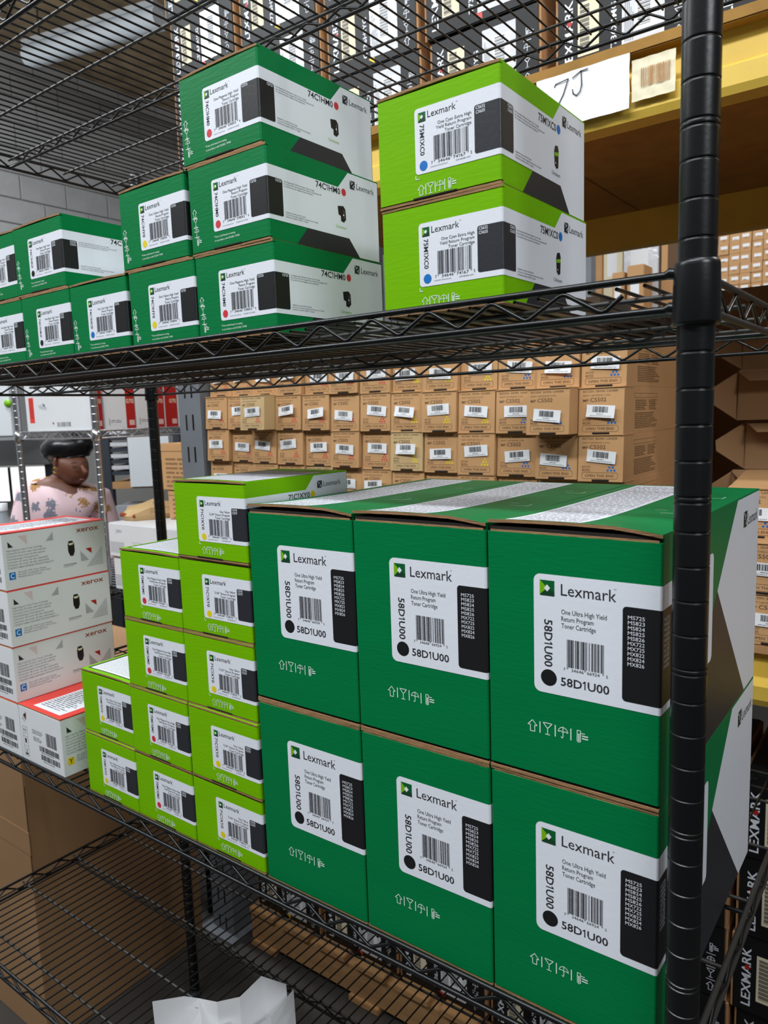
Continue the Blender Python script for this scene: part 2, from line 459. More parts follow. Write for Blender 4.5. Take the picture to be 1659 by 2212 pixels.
# ================================================================== wire shelving unit
UX, UY = -1.43, 0.5865
unit = empty('wire_shelving_unit', (UX, 0, FLOOR))
tag(unit, 'black wire shelving unit with round grooved posts holding the toner boxes', 'shelving')
def local(p): return (p[0] - UX, p[1], p[2] - FLOOR)
def post_profile(z0, z1, r, pitch=0.0254, dbl=5):
    pr = [(r, z0 - FLOOR)]
    i = int(math.floor((z0) / pitch)) + 1
    while i * pitch < z1 - 0.01:
        z = i * pitch - FLOOR
        gs = [z]
        if dbl and i % dbl == 0: gs = [z - 0.0040, z]
        for g in gs: pr += [(r, g - 0.0016), (r, g - 0.0008), (r - 0.0006, g - 0.0003), (r - 0.0006, g + 0.0003), (r, g + 0.0008), (r, g + 0.0016)]
        i += 1
    return pr + [(r, z1 - FLOOR)]
post_me = MB().lathe(post_profile(FLOOR + 0.02, 0.645, 0.0127), 'black_epoxy', 48, crisp=True).mesh('post')
foot_me = MB().lathe([(0.010, 0.0), (0.018, 0.001), (0.018, 0.006), (0.007, 0.010), (0.007, 0.03)], 'dark_steel', 20).mesh('levelling_foot')
cap_me = MB().lathe([(0.0131, 2.143), (0.0131, 2.150), (0.010, 2.154)], 'black_epoxy', 20).mesh('post_cap')
for (x, y) in ((0, 0), (UX, 0), (0, UY), (UX, UY)):
    p = link('post', post_me, unit); p.location = local((x, y, FLOOR))
    link('levelling_foot', foot_me, p); link('post_cap', cap_me, p)

def zig(a, b, ztop, zbot, peak0, period, r, along, c, m='black_epoxy'):
    """bent wire along x or y from a to b at the other coordinate c"""
    pts = []; k0 = math.floor((a - peak0) / (period / 2)) + 1; t = a
    i = k0
    while peak0 + i * period / 2 < b:
        t = peak0 + i * period / 2; z = ztop if i % 2 == 0 else zbot
        e = period * 0.055; dz = (ztop - zbot) * .06 * (1 if i % 2 == 0 else -1)
        for q, zz in ((-e, z - dz), (0, z), (e, z - dz)):
            P = (t + q, c, zz) if along == 'x' else (c, t + q, zz)
            pts.append(local(P))
        i += 1
    if along == 'x' and pts: pts.append(local((b, c, (ztop + zbot) / 2 + .002)))
    return MB().tube(pts, r, m, 6)
wire_r, rail_r = 0.0015, 0.0029
cw_me = MB().tube([(0, 0, 0), (0, UY, 0)], wire_r, 'black_epoxy', 6).mesh('cross_wire')
col_prof = [(0.0128, 0.0072), (0.0140, 0.0072), (0.0150, 0.0050), (0.0152, 0.0030), (0.0163, -0.034), (0.0158, -0.0365), (0.0128, -0.0365)]
col_me = MB().lathe(col_prof, 'black_epoxy', 36, cap=False).mesh('corner_collar')
SHELF = {}
def make_shelf(zt):
    m = 'black_epoxy'
    fr = MB(); g = 0.0160
    zb = zt - 0.0238
    for y in (0, UY):
        for z in (zt, zb): fr.tube([local((UX + g, y, z)), local((-g, y, z))], rail_r, m, 10)
    for x in (0, UX):
        for z in (zt, zb): fr.tube([local((x, g, z)), local((x, UY - g, z))], rail_r, 'dusty_epoxy' if x == 0 else m, 10)
    sh = fr.build('shelf_frame', unit)
    for y in (0, UY): zig(UX + g, -0.052, zt - 0.0040, zb + 0.0035, -0.036, 0.0625, 0.0019, 'x', y).build('truss_wire', sh)
    for x in (0, UX): zig(0.03, UY - g, zt - 0.0040, zb + 0.0035, 0.060, 0.0625, 0.0019, 'y', x).build('truss_wire', sh)
    zs = zt - 0.0086
    for y in (0.045, 0.16, 0.28, 0.40, 0.52):
        MB().tube([local((UX, y, zs)), local((0.0, y, zs))], 0.0022, 'dusty_epoxy', 8).build('stiffener_wire', sh)
    MB().tube([local((UX + 0.002, 0.28, zb)), local((-0.002, 0.28, zb))], 0.0026, m, 8).build('stiffener_wire', sh)
    zig(UX + g, -0.052, zs - 0.002, zb + 0.003, -0.036, 0.0625, 0.0016, 'x', 0.28).build('truss_wire', sh)
    k = 0
    while -0.0360 - 0.02083 * k > UX + 0.01:
        w = link('cross_wire', cw_me, sh); w.location = local((-0.0360 - 0.02083 * k, 0, zt - 0.0047)); k += 1
    for (x, y) in ((0, 0), (UX, 0), (0, UY), (UX, UY)):
        c = link('corner_collar', col_me, sh); c.location = local((x, y, zt))
    for (x, y) in ((0, 0), (UX, 0), (0, UY), (UX, UY)):
        for z in (zt, zb):
            d = -1 if x == 0 else 1; d2 = 1 if y == 0 else -1
            MB().tube([local((x + d * 0.0215, y, z)), local((x + d * 0.0180, y, z + 0.0012)), local((x + d * 0.0140, y, z + 0.0004))], [0.0029, 0.0044, 0.0040], m, 8).build('weld', sh)
            MB().tube([local((x, y + d2 * 0.0215, z)), local((x, y + d2 * 0.0180, z + 0.0012)), local((x, y + d2 * 0.0140, z + 0.0004))], [0.0029, 0.0044, 0.0040], m, 8).build('weld', sh)
    return sh
ZT_TOP, ZT_MID, ZT_LOW, ZT_BOT = 0.6200, 0.1567, -0.4735, -0.9200
for z in (ZT_TOP, ZT_MID, ZT_LOW, ZT_BOT): make_shelf(z)
MIDZ = ZT_MID - 0.0047 + wire_r
LOWZ = ZT_LOW - 0.0047 + wire_r
BOTZ = ZT_BOT - 0.0047 + wire_r

# ================================================================== pallet rack behind
RY = 0.80
rack = empty('pallet_rack', (0, RY, FLOOR))
tag(rack, 'pallet rack with yellow beams and slotted grey uprights behind the wire shelves', 'rack')
def rl(x, y, z): return (x, y - RY, z - FLOOR)
def upright(x0, x1, y):
    mb = MB(); t = 0.002
    # front plate with two columns of slots
    w = x1 - x0; xs = [0, w * .28, w * .36, w * .60, w * .68, w]
    z = FLOOR + 0.01; H0 = 0.0900; n = 24
    for i in range(n):
        a = z + i * H0; q = (a, a + 0.044, a + H0)
        for (za, zb_, slots) in ((q[0], q[1], True), (q[1], q[2], False)):
            for k in range(5):
                if slots and k in (1, 3): continue
                mb.add([rl(x0 + xs[k], y, za), rl(x0 + xs[k + 1], y, za), rl(x0 + xs[k + 1], y, zb_), rl(x0 + xs[k], y, zb_)], [(0, 1, 2, 3)], 'rack_grey')
    top = z + n * H0
    mb.box(x0 - 0.0025, y - RY, z - FLOOR, x0, y - RY + 0.075, top - FLOOR, 'rack_grey')
    mb.box(x1, y - RY, z - FLOOR, x1 + 0.0025, y - RY + 0.075, top - FLOOR, 'rack_grey')
    mb.box(x0, y - RY + 0.070, z - FLOOR, x0 + 0.02, y - RY + 0.075, top - FLOOR, 'rack_grey')
    mb.box(x1 - 0.02, y - RY + 0.070, z - FLOOR, x1, y - RY + 0.075, top - FLOOR, 'rack_grey')
    u = mb.build('upright', rack)
    MB().box(x0 - 0.03, y - RY - 0.03, 0, x1 + 0.03, y - RY + 0.10, 0.008, 'rack_grey').build('foot_plate', u)
    return u
for (x0, x1) in ((-1.600, -1.510), (1.10, 1.19)):
    for y in (RY, RY + 1.0): upright(x0, x1, y)
    for k in range(3):
        z = 0.25 + k * 0.65
        MB().tube([(x0 + .045, 0.08, z), (x0 + .045, 1.00, z + (0.4 if k % 2 else 0))], 0.012, 'rack_grey', 6).build('brace', rack)
def beam(x0, x1, y, z0, z1, front=True):
    mb = MB(); d = 0.05; s = 0.022
    h = z1 - z0
    pr = [(0, z0 + .012), (0.006, z0), (d, z0), (d, z1), (s, z1), (s, z0 + h * .52), (0.010, z0 + h * .45), (0, z0 + h * .40)]
    if not front: pr = [(d - a, b) for a, b in pr][::-1]
    n = len(pr)
    v = [rl(x, y + a - 0.004, b) for x in (x0, x1) for a, b in pr]
    mb.add(v, [(i, n + i, n + (i + 1) % n, (i + 1) % n) for i in range(n)], 'rack_yellow')
    mb.add(v[:n], [list(range(n))], 'rack_yellow'); mb.add(v[n:], [list(range(n))[::-1]], 'rack_yellow')
    return mb.build('beam', rack)
for (z0, z1) in ((0.555, 0.660), (-0.452, -0.362)):
    beam(-1.510, 1.10, RY - 0.004, z0, z1); beam(-1.510, 1.10, RY + 1.03, z0, z1, False)
# chipboard decks
for k, (x0, x1) in enumerate(((-1.505, -0.640), (-0.637, 0.230), (0.233, 1.095))):
    MB().box(x0, -0.012, 0.660 - FLOOR, x1, 1.085, 0.680 - FLOOR, 'chipboard', 0.002).build('deck_board').location = (0, RY, FLOOR)
    MB().box(x0, 0.0, -0.362 - FLOOR, x1, 1.085, -0.344 - FLOOR, 'wood', 0.002).build('deck_board').location = (0, RY, FLOOR)
for o in [o for o in COL.objects if o.name.startswith('deck_board')]:
    up = 'chipboard' in o.data.materials[0].name; w3 = ('left', 'middle', 'right')[0 if o.bound_box[0][0] < -1 else (1 if o.bound_box[0][0] < 0 else 2)]
    tag(o, '%s of three %s deck boards on the %s rack beams' % (w3, 'brown chipboard' if up else 'pale wooden', 'upper' if up else 'lower'), 'board', 'deck boards on the rack beams')
# signs on the upper beam
def sheet(name, x0, z0, x1, z1, y, m, label, cat):
    e = empty(name, (x0, y, z0)); tag(e, label, cat)
    a = MB(); W = x1 - x0; H = z1 - z0; n = 10
    v = []
    for j in range(n + 1):
        for i in range(n + 1):
            v.append((W * i / n, -0.0015 + 0.0010 * math.sin(i * 1.7 + j) + 0.0006 * math.sin(j * 2.3), H * j / n))
    a.add(v, [(j * (n + 1) + i, j * (n + 1) + i + 1, (j + 1) * (n + 1) + i + 1, (j + 1) * (n + 1) + i) for j in range(n) for i in range(n)], m, True)
    a.build('sheet', e)
    return e
e = sheet('paper_sign', -0.487, 0.571, -0.316, 0.660, 0.7840, 'paper', 'white paper sign with handwritten 7J taped to the yellow beam', 'sign')
A = Art(on_front)
A.p = lambda a, t, off: (a, -0.0032 - off, t)
A.stroke([(36, 70), (38, 74), (62, 77), (52, 52), (44, 40)], 2.2, 'ink'); A.stroke([(70, 76), (84, 83), (98, 84)], 2.2, 'ink')
A.stroke([(86, 84), (87, 60), (84, 50), (77, 45), (71, 50), (70, 57)], 2.2, 'ink'); A.build('handwriting', e)
e = sheet('location_label', -0.312, 0.579, -0.240, 0.645, 0.7840, 'cream_paper', 'cream location label with a barcode on the yellow beam', 'label')
A = Art(lambda a, t, off: (a, -0.0032 - off, t)); A.bars(16, 20, 64, 50, 'wood', 1, 5, 34); A.build('barcode', e)

# ================================================================== toner boxes
DOT = {'M': 'dot_magenta', 'Y': 'dot_yellow', 'C': 'dot_cyan', 'K': 'dot_black'}
def flat(x, y): return 0.0
def carton(root, W, D, H, card, top_t, bot_t, gap, lift, topart=None, notch=True, fineart=None):
    mb = MB(); rounded_prism(mb, 0, 0, W, D, bot_t + gap, H - top_t - gap, 0.002, card)
    # dark core that paints shade into the slot between wall and flap
    mb.box(0.0020, 0.0020, bot_t * .5, W - 0.0020, D - 0.0020, H - top_t * .5, 'dark_gap')
    mb.box(W - 0.0020, 0.0040, 0.0012, W - 0.00004, D - 0.0020, H - 0.0016, card)
    body = mb.build('carton', root)
    if notch:
        z = bot_t + gap
        MB().box(W * .30, -0.00030, z - 0.0004, W * .66, 0.001, z + 0.0009, 'dark_gap').build('tab_slot', body)
    tf = flap(W - 0.0003, D, H - top_t, top_t - 0.0002, lift, card, 'kraft_edge').build('top_flap', root)
    if top_t > 0.0028 and lift is not flat:
        MB().box(0.003, 0.0007, H - top_t - gap, W - 0.003, D - 0.004, H - top_t - gap + 0.0016, 'kraft_edge').build('inner_flap', tf)
    flap(W - 0.0003, D, 0.0002, bot_t - 0.0002, flat, 'kraft_edge', 'kraft_edge', 3, 2).build('bottom_flap', root)
    if topart:
        a = Art(on_top(H - 0.0002, lift)); topart(a); tp = a.build('top_print', tf)
        if fineart: a = Art(on_top(H - 0.0002, lift)); fineart(a); a.build('top_fine_print', root)['kind'] = 'stuff'
    return body

def grid_rect(a, x0, y0, x1, y1, m, lay, n=12, skew=0.0):
    """rectangle on a bent flap, split so that it follows the bend (mm)"""
    for j in range(n):
        ya, yb = y0 + (y1 - y0) * (j / n) ** 1.6, y0 + (y1 - y0) * ((j + 1) / n) ** 1.6
        for i in range(4):
            xa, xb = x0 + (x1 - x0) * i / 4, x0 + (x1 - x0) * (i + 1) / 4
            a.poly([(xa, ya), (xb, ya), (xb, yb), (xa, yb)], m, lay)

# ---- large dark green boxes
BW, BD, BH = 0.1500, 0.3650, 0.2225
LIST = ['MS725', 'MS823', 'MS824', 'MS825', 'MS826', 'MX722', 'MX725', 'MX822', 'MX824', 'MX826']
def big_box(lifted):
    root = empty('toner_carton')
    W, D, H = BW, BD, BH
    if lifted:
        lift = lambda x, y: (0.0058 * math.exp(-y / 0.05) * (0.35 + 0.65 * math.sin(math.pi * min(1, max(0, (1 - x / W) * .62 + .16))))) * (1 - 0.85 * max(0, x / W - .8) / .2)
    else:
        lift = lambda x, y: 0.0007 * math.exp(-y / 0.03) * (1 - x / W)
    def top(a):
        grid_rect(a, 14, 6, 82, 357, 'white_print', 1)
    def fine(a):
        r = random.Random(3)
        for k in range(46):
            y = 12 + k * 7.3
            if y > 350: break
            x = 18
            while x < 78:
                w = r.uniform(3, 10); a.rect(x, y, min(78, x + w), y + 1.5, 'grey_ink', 2); x += w + 2
        for (x, y) in ((112, 120), (118, 250)):
            a.stroke([(x, y), (x + 18, y), (x + 18, y + 14)], .8, 'white_ink', 2); a.stroke([(x - 10, y + 20), (x, y + 20)], .8, 'white_ink', 2)
    body = carton(root, W, D, H, 'green_card', 0.0030, 0.0026, 0.0008 if not lifted else 0.0030, lift, top, False, fine)
    w = 150.0; wr = wrap(W)
    # side design
    a = Art(wr)
    z1 = H * 1000 - 1.9
    a.poly([(w + 254, z1), (w + 175, 143), (w + 310, 1.4), (w + 362.5, 1.4), (w + 362.5, z1)], 'white_print', 1)
    side = a.build('side_white_panel', root)
    a = Art(wr); a.poly([(w + 175, 143), (w + 42.6, 1.4), (w + 310, 1.4)], 'soft_black_print', 1); a.build('side_black_panel', root)
    a = Art(wr); a.logo(w + 284, 188, 17, True, 2); a.text('Lexmark', w + 305, 189, 12, 'soft_black_print', 2, 50); a.build('side_logo', side)
    # label
    a = Art(wr); a.rrect(44, 80.5, w + 157, 183.5, 6, 'white_print', 2, folds=(w,)); lab = a.build('label', root)
    a = Art(wr); a.rrect(120, 87, w + 26, 164.5, 3.2, 'black_print', 3, folds=(w,)); a.build('black_panel', lab)
    a = Art(wr); a.logo(49.7, 165.4, 13, False, 3); a.build('logo', lab)
    a = Art(wr); a.text('Lexmark', 68.4, 167.0, 9.6, 'ink', 3, 46.4); a.text('TM', 112.8, 176.4, 1.0, 'ink', 3); a.build('brand_name', lab)
    a = Art(wr)
    for i, (t, ww) in enumerate((('One Ultra High Yield', 38.4), ('Return Program', 27.5), ('Toner Cartridge', 29.5))):
        a.text(t, 68.8, 151.2 - 5.9 * i, 4.0, 'ink', 3, ww)
    a.build('product_text', lab)
    a = Art(wr); a.text('58D1U00', 53.6, 144.8, 7.0, 'ink', 3, 41, bold=True, rot=-90); a.build('upright_code', lab)
    a = Art(wr)
    a.text('58D1U00', 68.2, 89.6, 7.0, 'ink', 3, 41.5, bold=True); a.build('product_code', lab)
    a = Art(wr)
    for x, t, ww in ((70.6, '7', None), (77.5, '34646', 10.6), (91.0, '66924', 10.6), (107.0, '5', None)): a.text(t, x, 103.0, 2.5, 'ink', 3, ww)
    a.build('barcode_digits', lab)
    a = Art(wr); a2 = Art(wr)
    for i, t in enumerate(LIST):
        a.text(t, 124.2, 154.6 - 4.2 * i, 3.0, 'white_print', 4, 13.2)
        a2.text(t, w + 5, 154.6 - 4.2 * i, 3.0, 'white_print', 4, 13.2)
    a.build('model_list', lab); a2.build('side_model_list', lab)
    a = Art(wr); a.text('58D1U00', w + 92, 168, 6.0, 'ink', 3, 36, bold=True); a.build('side_code', lab)
    a = Art(wr); a.micro(w + 34, 158, w + 84, 2.6, 5); a.build('side_text', lab)
    a = Art(wr); a.micro(w + 34, 98, w + 100, 2.6, 5); a.build('side_text', lab)
    a = Art(wr); a.barcode(73.6, 106.4, 105.0, 130.2, '734646669245', 'ink', 3); a.build('barcode', lab)
    a = Art(wr); a.disc(57.4, 94.3, 7.2, 'dot_black', 3, 28); a.disc(57.9, 93.8, 5.8, 'black_print', 4, 24); a.build('colour_dot', lab)
    a = Art(wr); a.disc(136 + w, 171, 5, 'dot_black', 3); a.build('side_colour_dot', lab)
    a = Art(on_front); a.symbols(42, 48.2, 10.2, 14.0); a.build('handling_symbols', root)
    return root

# ---- small boxes
SH = 0.0945
TXT = {
 '74C': dict(card='mid_green_card', W=0.1230, D=0.1860),
 '75M': dict(card='lime_card', W=0.1225, D=0.1760),
 '71C': dict(card='lime_card', W=0.1255, D=0.1800)}
COLN = {'M': 'Magenta', 'Y': 'Yellow', 'C': 'Cyan', 'K': 'Black'}
UPC = {('74C', 'M'): '734646598934', ('74C', 'Y'): '734646598941', ('74C', 'C'): '734646598910', ('74C', 'K'): '734646598927',
       ('75M', 'C'): '734646741675', ('75M', 'M'): '734646741682', ('75M', 'Y'): '734646741699', ('71C', 'Y'): '734646728355'}
def small_box(fam, c, lifted):
    root = empty('toner_box'); T = TXT[fam]; W, D, H = T['W'], T['D'], SH; card = T['card']; w = W * 1000; wr = wrap(W)
    code = {'74C': '74C1H%s0', '75M': '75M1X%s0', '71C': '71C1X%s0'}[fam] % c
    dx = {'74C': 0.0, '75M': 2.0, '71C': 6.2}[fam]; dz = {'74C': 0.0, '75M': 2.4, '71C': 1.6}[fam]
    if lifted: lift = lambda x, y: 0.0016 * math.exp(-y / 0.03) * (math.sin(math.pi * x / W) * .8 + .2)
    else: lift = lambda x, y: 0.0003 * math.exp(-y / 0.03) * math.sin(math.pi * x / W)
    def top(a):
        grid_rect(a, 6, 8, w - 4, 150, 'soft_black_print', 1, 8); grid_rect(a, 11, 10, w - 6, 140, 'white_print', 2, 8)
    def fine(a):
        r = random.Random(5)
        for k in range(30):
            y = 15 + k * 4.1; x = 15
            while x < w - 12:
                q = r.uniform(2, 7); a.rect(x, y, min(w - 11, x + q), y + .9, 'grey_ink', 3); x += q + 1.2
    carton(root, W, D, H, card, 0.0025, 0.0023, 0.0008, lift, top if lifted else None, True, fine)
    d = D * 1000; hi = H * 1000 - 1.8; lo = 1.4
    zb, zt = (20.3, 73.6) if fam == '74C' else (22.6, 76.4)
    be = 128.0 if fam == '74C' else 117.0
    a = Art(wr)
    top_x = be - 17 + (hi - zt) * .95
    a.poly([(w + be - 17, zt), (w + top_x, hi), (w + d - 2.2, hi), (w + d - 2.2, lo), (w + be + (zb - lo) * 0.98, lo), (w + be, zb), (w + be, zt)], 'white_print', 1)
    sw = a.build('side_white_panel', root)
    a = Art(wr); a.poly([(w + 58, zb), (w + be, zb), (w + be + (zb - lo) * .98, lo), (w + 58 - (zb - lo) * .92, lo)], 'soft_black_print', 1); a.build('side_black_panel', root)
    a = Art(wr); a.logo(w + be + 4, 76.5, 9, True, 3); a.text('Lexmark', w + be + 16, 77.8, 6.4, 'soft_black_print', 2, 33); a.build('side_logo', sw)
    # label round the corner
    a = Art(wr); a.rrect(38.6 + dx * .7, zb, w + be + 0.3, zt, 3.2, 'white_print', 2, right=False, folds=(w,)); lab = a.build('label', root)
    bx = {'74C': 98.0, '75M': 98.8, '71C': 103.2}[fam]
    a = Art(wr); a.rrect(bx, zb + 4.8, w + 21.6, zt - 11.7, 2.0, 'black_print' if fam == '74C' else 'soft_black_print', 3, folds=(w,)); a.build('black_panel', lab)
    a = Art(wr); a.logo(41.7 + dx, 62.6 + dz, 7.6, False, 3); a.build('logo', lab)
    a = Art(wr); a.text('Lexmark', 51.3 + dx, 64.6 + dz, 5.4, 'ink', 3, 28.0); a.text('TM', 79.6 + dx, 69.6 + dz, .8, 'ink', 3); a.build('brand_name', lab)
    a = Art(wr)
    n = COLN[c]
    L3 = {'74C': ('One %s High Yield' % n, 'Return Program', 'Toner Cartridge'), '75M': ('One %s Extra High' % n, 'Yield Return Program', 'Toner Cartridge'), '71C': ('One %s' % n, '12.5K* Return Program', 'Toner Cartridge')}[fam]
    for i, t in enumerate(L3): a.text(t, 94.0 + dx, 56.8 + dz - 3.75 * i, 2.6, 'ink', 3, len(t) * 1.72, 'r')
    a.build('product_text', lab)
    a = Art(wr); a.text(code, 43.2 + dx, 60.2 + dz, 4.4, 'ink', 3, 25, bold=True, rot=-90); a.build('upright_code', lab)
    a = Art(wr)
    u = UPC[(fam, c)]
    b0, b1, bz0, bz1 = 57.0 + dx, 91.0 + dx, 30.0 + dz * .6, 48.4 + dz
    for x, t, ww in ((54.2 + dx, u[0], None), (61 + dx, u[1:6], 12), (76 + dx, u[6:11], 12), (92.8 + dx, u[11], None)): a.text(t, x, bz0 - 3.0, 2.4, 'ink', 3, ww)
    a.build('barcode_digits', lab)
    a = Art(wr)
    a.text('Lexmark International', 53.4 + dx, 23.6 + dz, 1.2, 'grey_ink', 3, 17); a.text('41C2899-001-010785' if fam == '74C' else '50M8080-001', 92.5 + dx, 23.6 + dz, 1.2, 'grey_ink', 3, 18 if fam == '74C' else 14, 'r')
    a.build('small_print', lab)
    a = Art(wr); a2 = Art(wr)
    mods = {'74C': ['CS720', 'CS725'] if c == 'K' else ['CS725'], '75M': ['CS632', 'CX635'], '71C': ['CS735', 'CS737']}[fam]
    for i, t in enumerate(mods):
        a.text(t, bx + 1.4, zt - 15.0 - 3.4 * i, 2.4, 'white_print', 4, 8.6, bold=True)
        a2.text(t, w + 20.0, zt - 15.0 - 3.4 * i, 2.4, 'white_print', 4, 8.6, 'r', bold=True)
    a.build('model_list', lab); a2.build('side_model_list', lab)
    # side lettering
    so = be - 128
    a = Art(wr)
    for i, t in enumerate(('One %s High Yield Return Program Toner Cartridge' % n, 'Une cartouche de toner %s haut rendement du programme LRP' % n.lower(), 'Un cartucho de toner %s de alto rendimiento' % n.lower())):
        a.text(t, w + 24, 60.4 + dz * .3 - 2.3 * i, 1.4, 'ink', 3, (46, 58, 44)[i])
    a.build('side_text', lab)
    a = Art(wr)
    for i, t in enumerate(('Designed for use only in USA and Canada', 'Concu pour etre utilise uniquement aux Etats-Unis et au Canada', 'Disenado para utilizarlo en EE.UU. y Canada')):
        a.text(t, w + 24.6, 30.0 - 2.3 * i, 1.4, 'ink', 3, (30, 50, 34)[i])
    a.build('side_text', lab)
    a = Art(wr)
    a.text(code, w + 73.4 + so * .35, 66.2 + dz * .5, 6.2, 'ink', 3, 41 + so * .35, bold=True)
    a.build('side_code', lab)
    a = Art(wr); a.text('Unison', w + 105 + so * .7, 29.2, 3.2, 'logo_lime' if fam == '74C' else 'ink', 3, 18); a.build('side_wordmark', lab)
    a = Art(wr); a.barcode(b0, bz0, b1, bz1, u, 'ink', 3); a.build('barcode', lab)
    a = Art(wr); a.disc(46.2 + dx * 1.05, 27.3 + dz * .7, 4.1, DOT[c], 3); a.build('colour_dot', lab)
    a = Art(wr); a.disc(w + 120.5 + so * .75, 69.8 + dz * .4, 4.0, DOT[c], 3); a.build('side_colour_dot', lab)
    # picture of the cartridge
    a = Art(wr); x = w + 109 + so * .6
    if fam == '74C': P = [(0, 53), (10, 54.5), (13.5, 51), (14, 40), (10, 36.5), (5, 37.5), (5, 43), (1, 44)]
    else: P = [(0, 50), (2, 55), (8, 56), (10, 52), (9, 37), (5, 35.5), (1, 38)]
    a.poly([(x + p, q) for p, q in P][::-1], 'dot_black', 3)
    if fam == '74C': a.stroke([(x + 10.5, 50), (x + 10.5, 41)], .8, 'grey_ink', 4); a.disc(x + 9.6, 44.4, 1.0, 'white_print', 5, 10)
    else: a.poly([(x + .6, 49), (x + 9.4, 50.5), (x + 9.3, 47), (x + .8, 46)], 'logo_lime', 4); a.disc(x + 3, 40, .8, 'white_print', 4, 8)
    a.build('cartridge_picture', lab)
    # symbols and notes
    a = Art(on_front)
    if fam == '74C': a.symbols(8.4, 45.0, 8.2, 10.2, vertical=True)
    else: a.symbols(45.2 + (6 if fam == '71C' else 0), 9.6 + (2.4 if fam == '71C' else 0), 8.4, 9.6)
    a.build('handling_symbols', root)
    a = Art(on_front)
    if fam == '74C':
        a.text('*Toner yield based on testing', 38.6, 14.0, 2.0, 'white_ink', 2, 33.5); a.text('in accordance with ISO/IEC 19798', 39.3, 10.0, 2.0, 'white_ink', 2, 39)
        a.build('note', root)
    else:
        q = 40.0 + dx * .7 - 1.4; a.stroke([(q, zb - 0.8), (q, zb - 3.6), (q + 3, zb - 3.6)], .7, 'white_ink', 2); a.build('corner_mark', root)
    return root

PROTO = {}
def place(key, maker, loc, label, cat, group, rz=0.0, ry=0.0):
    if key in PROTO: o = copy_tree(PROTO[key])
    else: o = maker(); PROTO[key] = o
    o.location = loc; o.rotation_euler = (0, ry, rz)
    tag(o, label, cat, group)
    return o
rj = random.Random(11)
FY = 0.0060
# big green boxes on the lower shelf
pos3 = ['leftmost', 'middle', 'rightmost']
for lv in (0, 1):
    for i, x in enumerate((-0.4750, -0.3235, -0.1720)):
        lab = 'large dark green toner box, %s of three in the %s row' % (pos3[i], ('bottom', 'top')[lv])
        place(('big', lv), lambda lv=lv: big_box(lv == 1), (x, FY + rj.uniform(-.0008, .0012), LOWZ + BH * lv), lab, 'toner box', 'large dark green toner boxes')
# lime boxes on the lower shelf
ordn = ['bottom', 'second from the bottom', 'third from the bottom', 'fourth from the bottom', 'top']
def stack(fam, c, x, n, z, what, where, group, shift=0.0, names=ordn, top=True):
    for k in range(n):
        lf = top and k == n - 1
        nm = ('top' if k == n - 1 and n > 1 else names[k])
        place((fam, c, lf), lambda lf=lf: small_box(fam, c, lf), (x + shift * k + rj.uniform(-.0012, .0012), FY + rj.uniform(-.001, .002), z + SH * k),
              ('%s, %s of the stack %s' % (what, nm, where)) if n > 1 else '%s %s' % (what, where), 'toner box', group, rj.uniform(-.006, .006))
stack('71C', 'Y', -0.6048, 5, LOWZ, 'lime toner box with yellow dot', 'of five', 'lime toner boxes with yellow dots in the tall stack')
stack('75M', 'M', -0.7285, 4, LOWZ, 'lime toner box with red dot', 'of four', 'lime toner boxes with red dots')
stack('75M', 'Y', -0.8530, 2, LOWZ, 'lime toner box with yellow dot', 'of two', 'lime toner boxes with yellow dots in the short stack')
# upper row on the middle shelf
stack('75M', 'C', -0.2755, 2, MIDZ, 'lime toner box with blue dot', 'of two', 'lime toner boxes with blue dots')
stack('74C', 'M', -0.5385, 3, MIDZ, 'green toner box with red dot', 'of three', 'green toner boxes with red dots', -0.0042)
stack('74C', 'Y', -0.6635, 2, MIDZ, 'green toner box with yellow dot', 'of two', 'green toner boxes with yellow dots', -0.0085)
stack('74C', 'C', -0.7920, 1, MIDZ, 'green toner box with blue dot', 'on the upper shelf between black-dot and yellow-dot boxes', 'green toner box with blue dot')
stack('74C', 'K', -0.9175, 2, MIDZ, 'green toner box with black dot', 'beside the blue-dot box', 'green toner boxes with black dots', -0.0050)
stack('74C', 'K', -1.0420, 2, MIDZ, 'cut-off green toner box with black dot', 'at the left edge', 'green toner boxes with black dots', -0.0050)

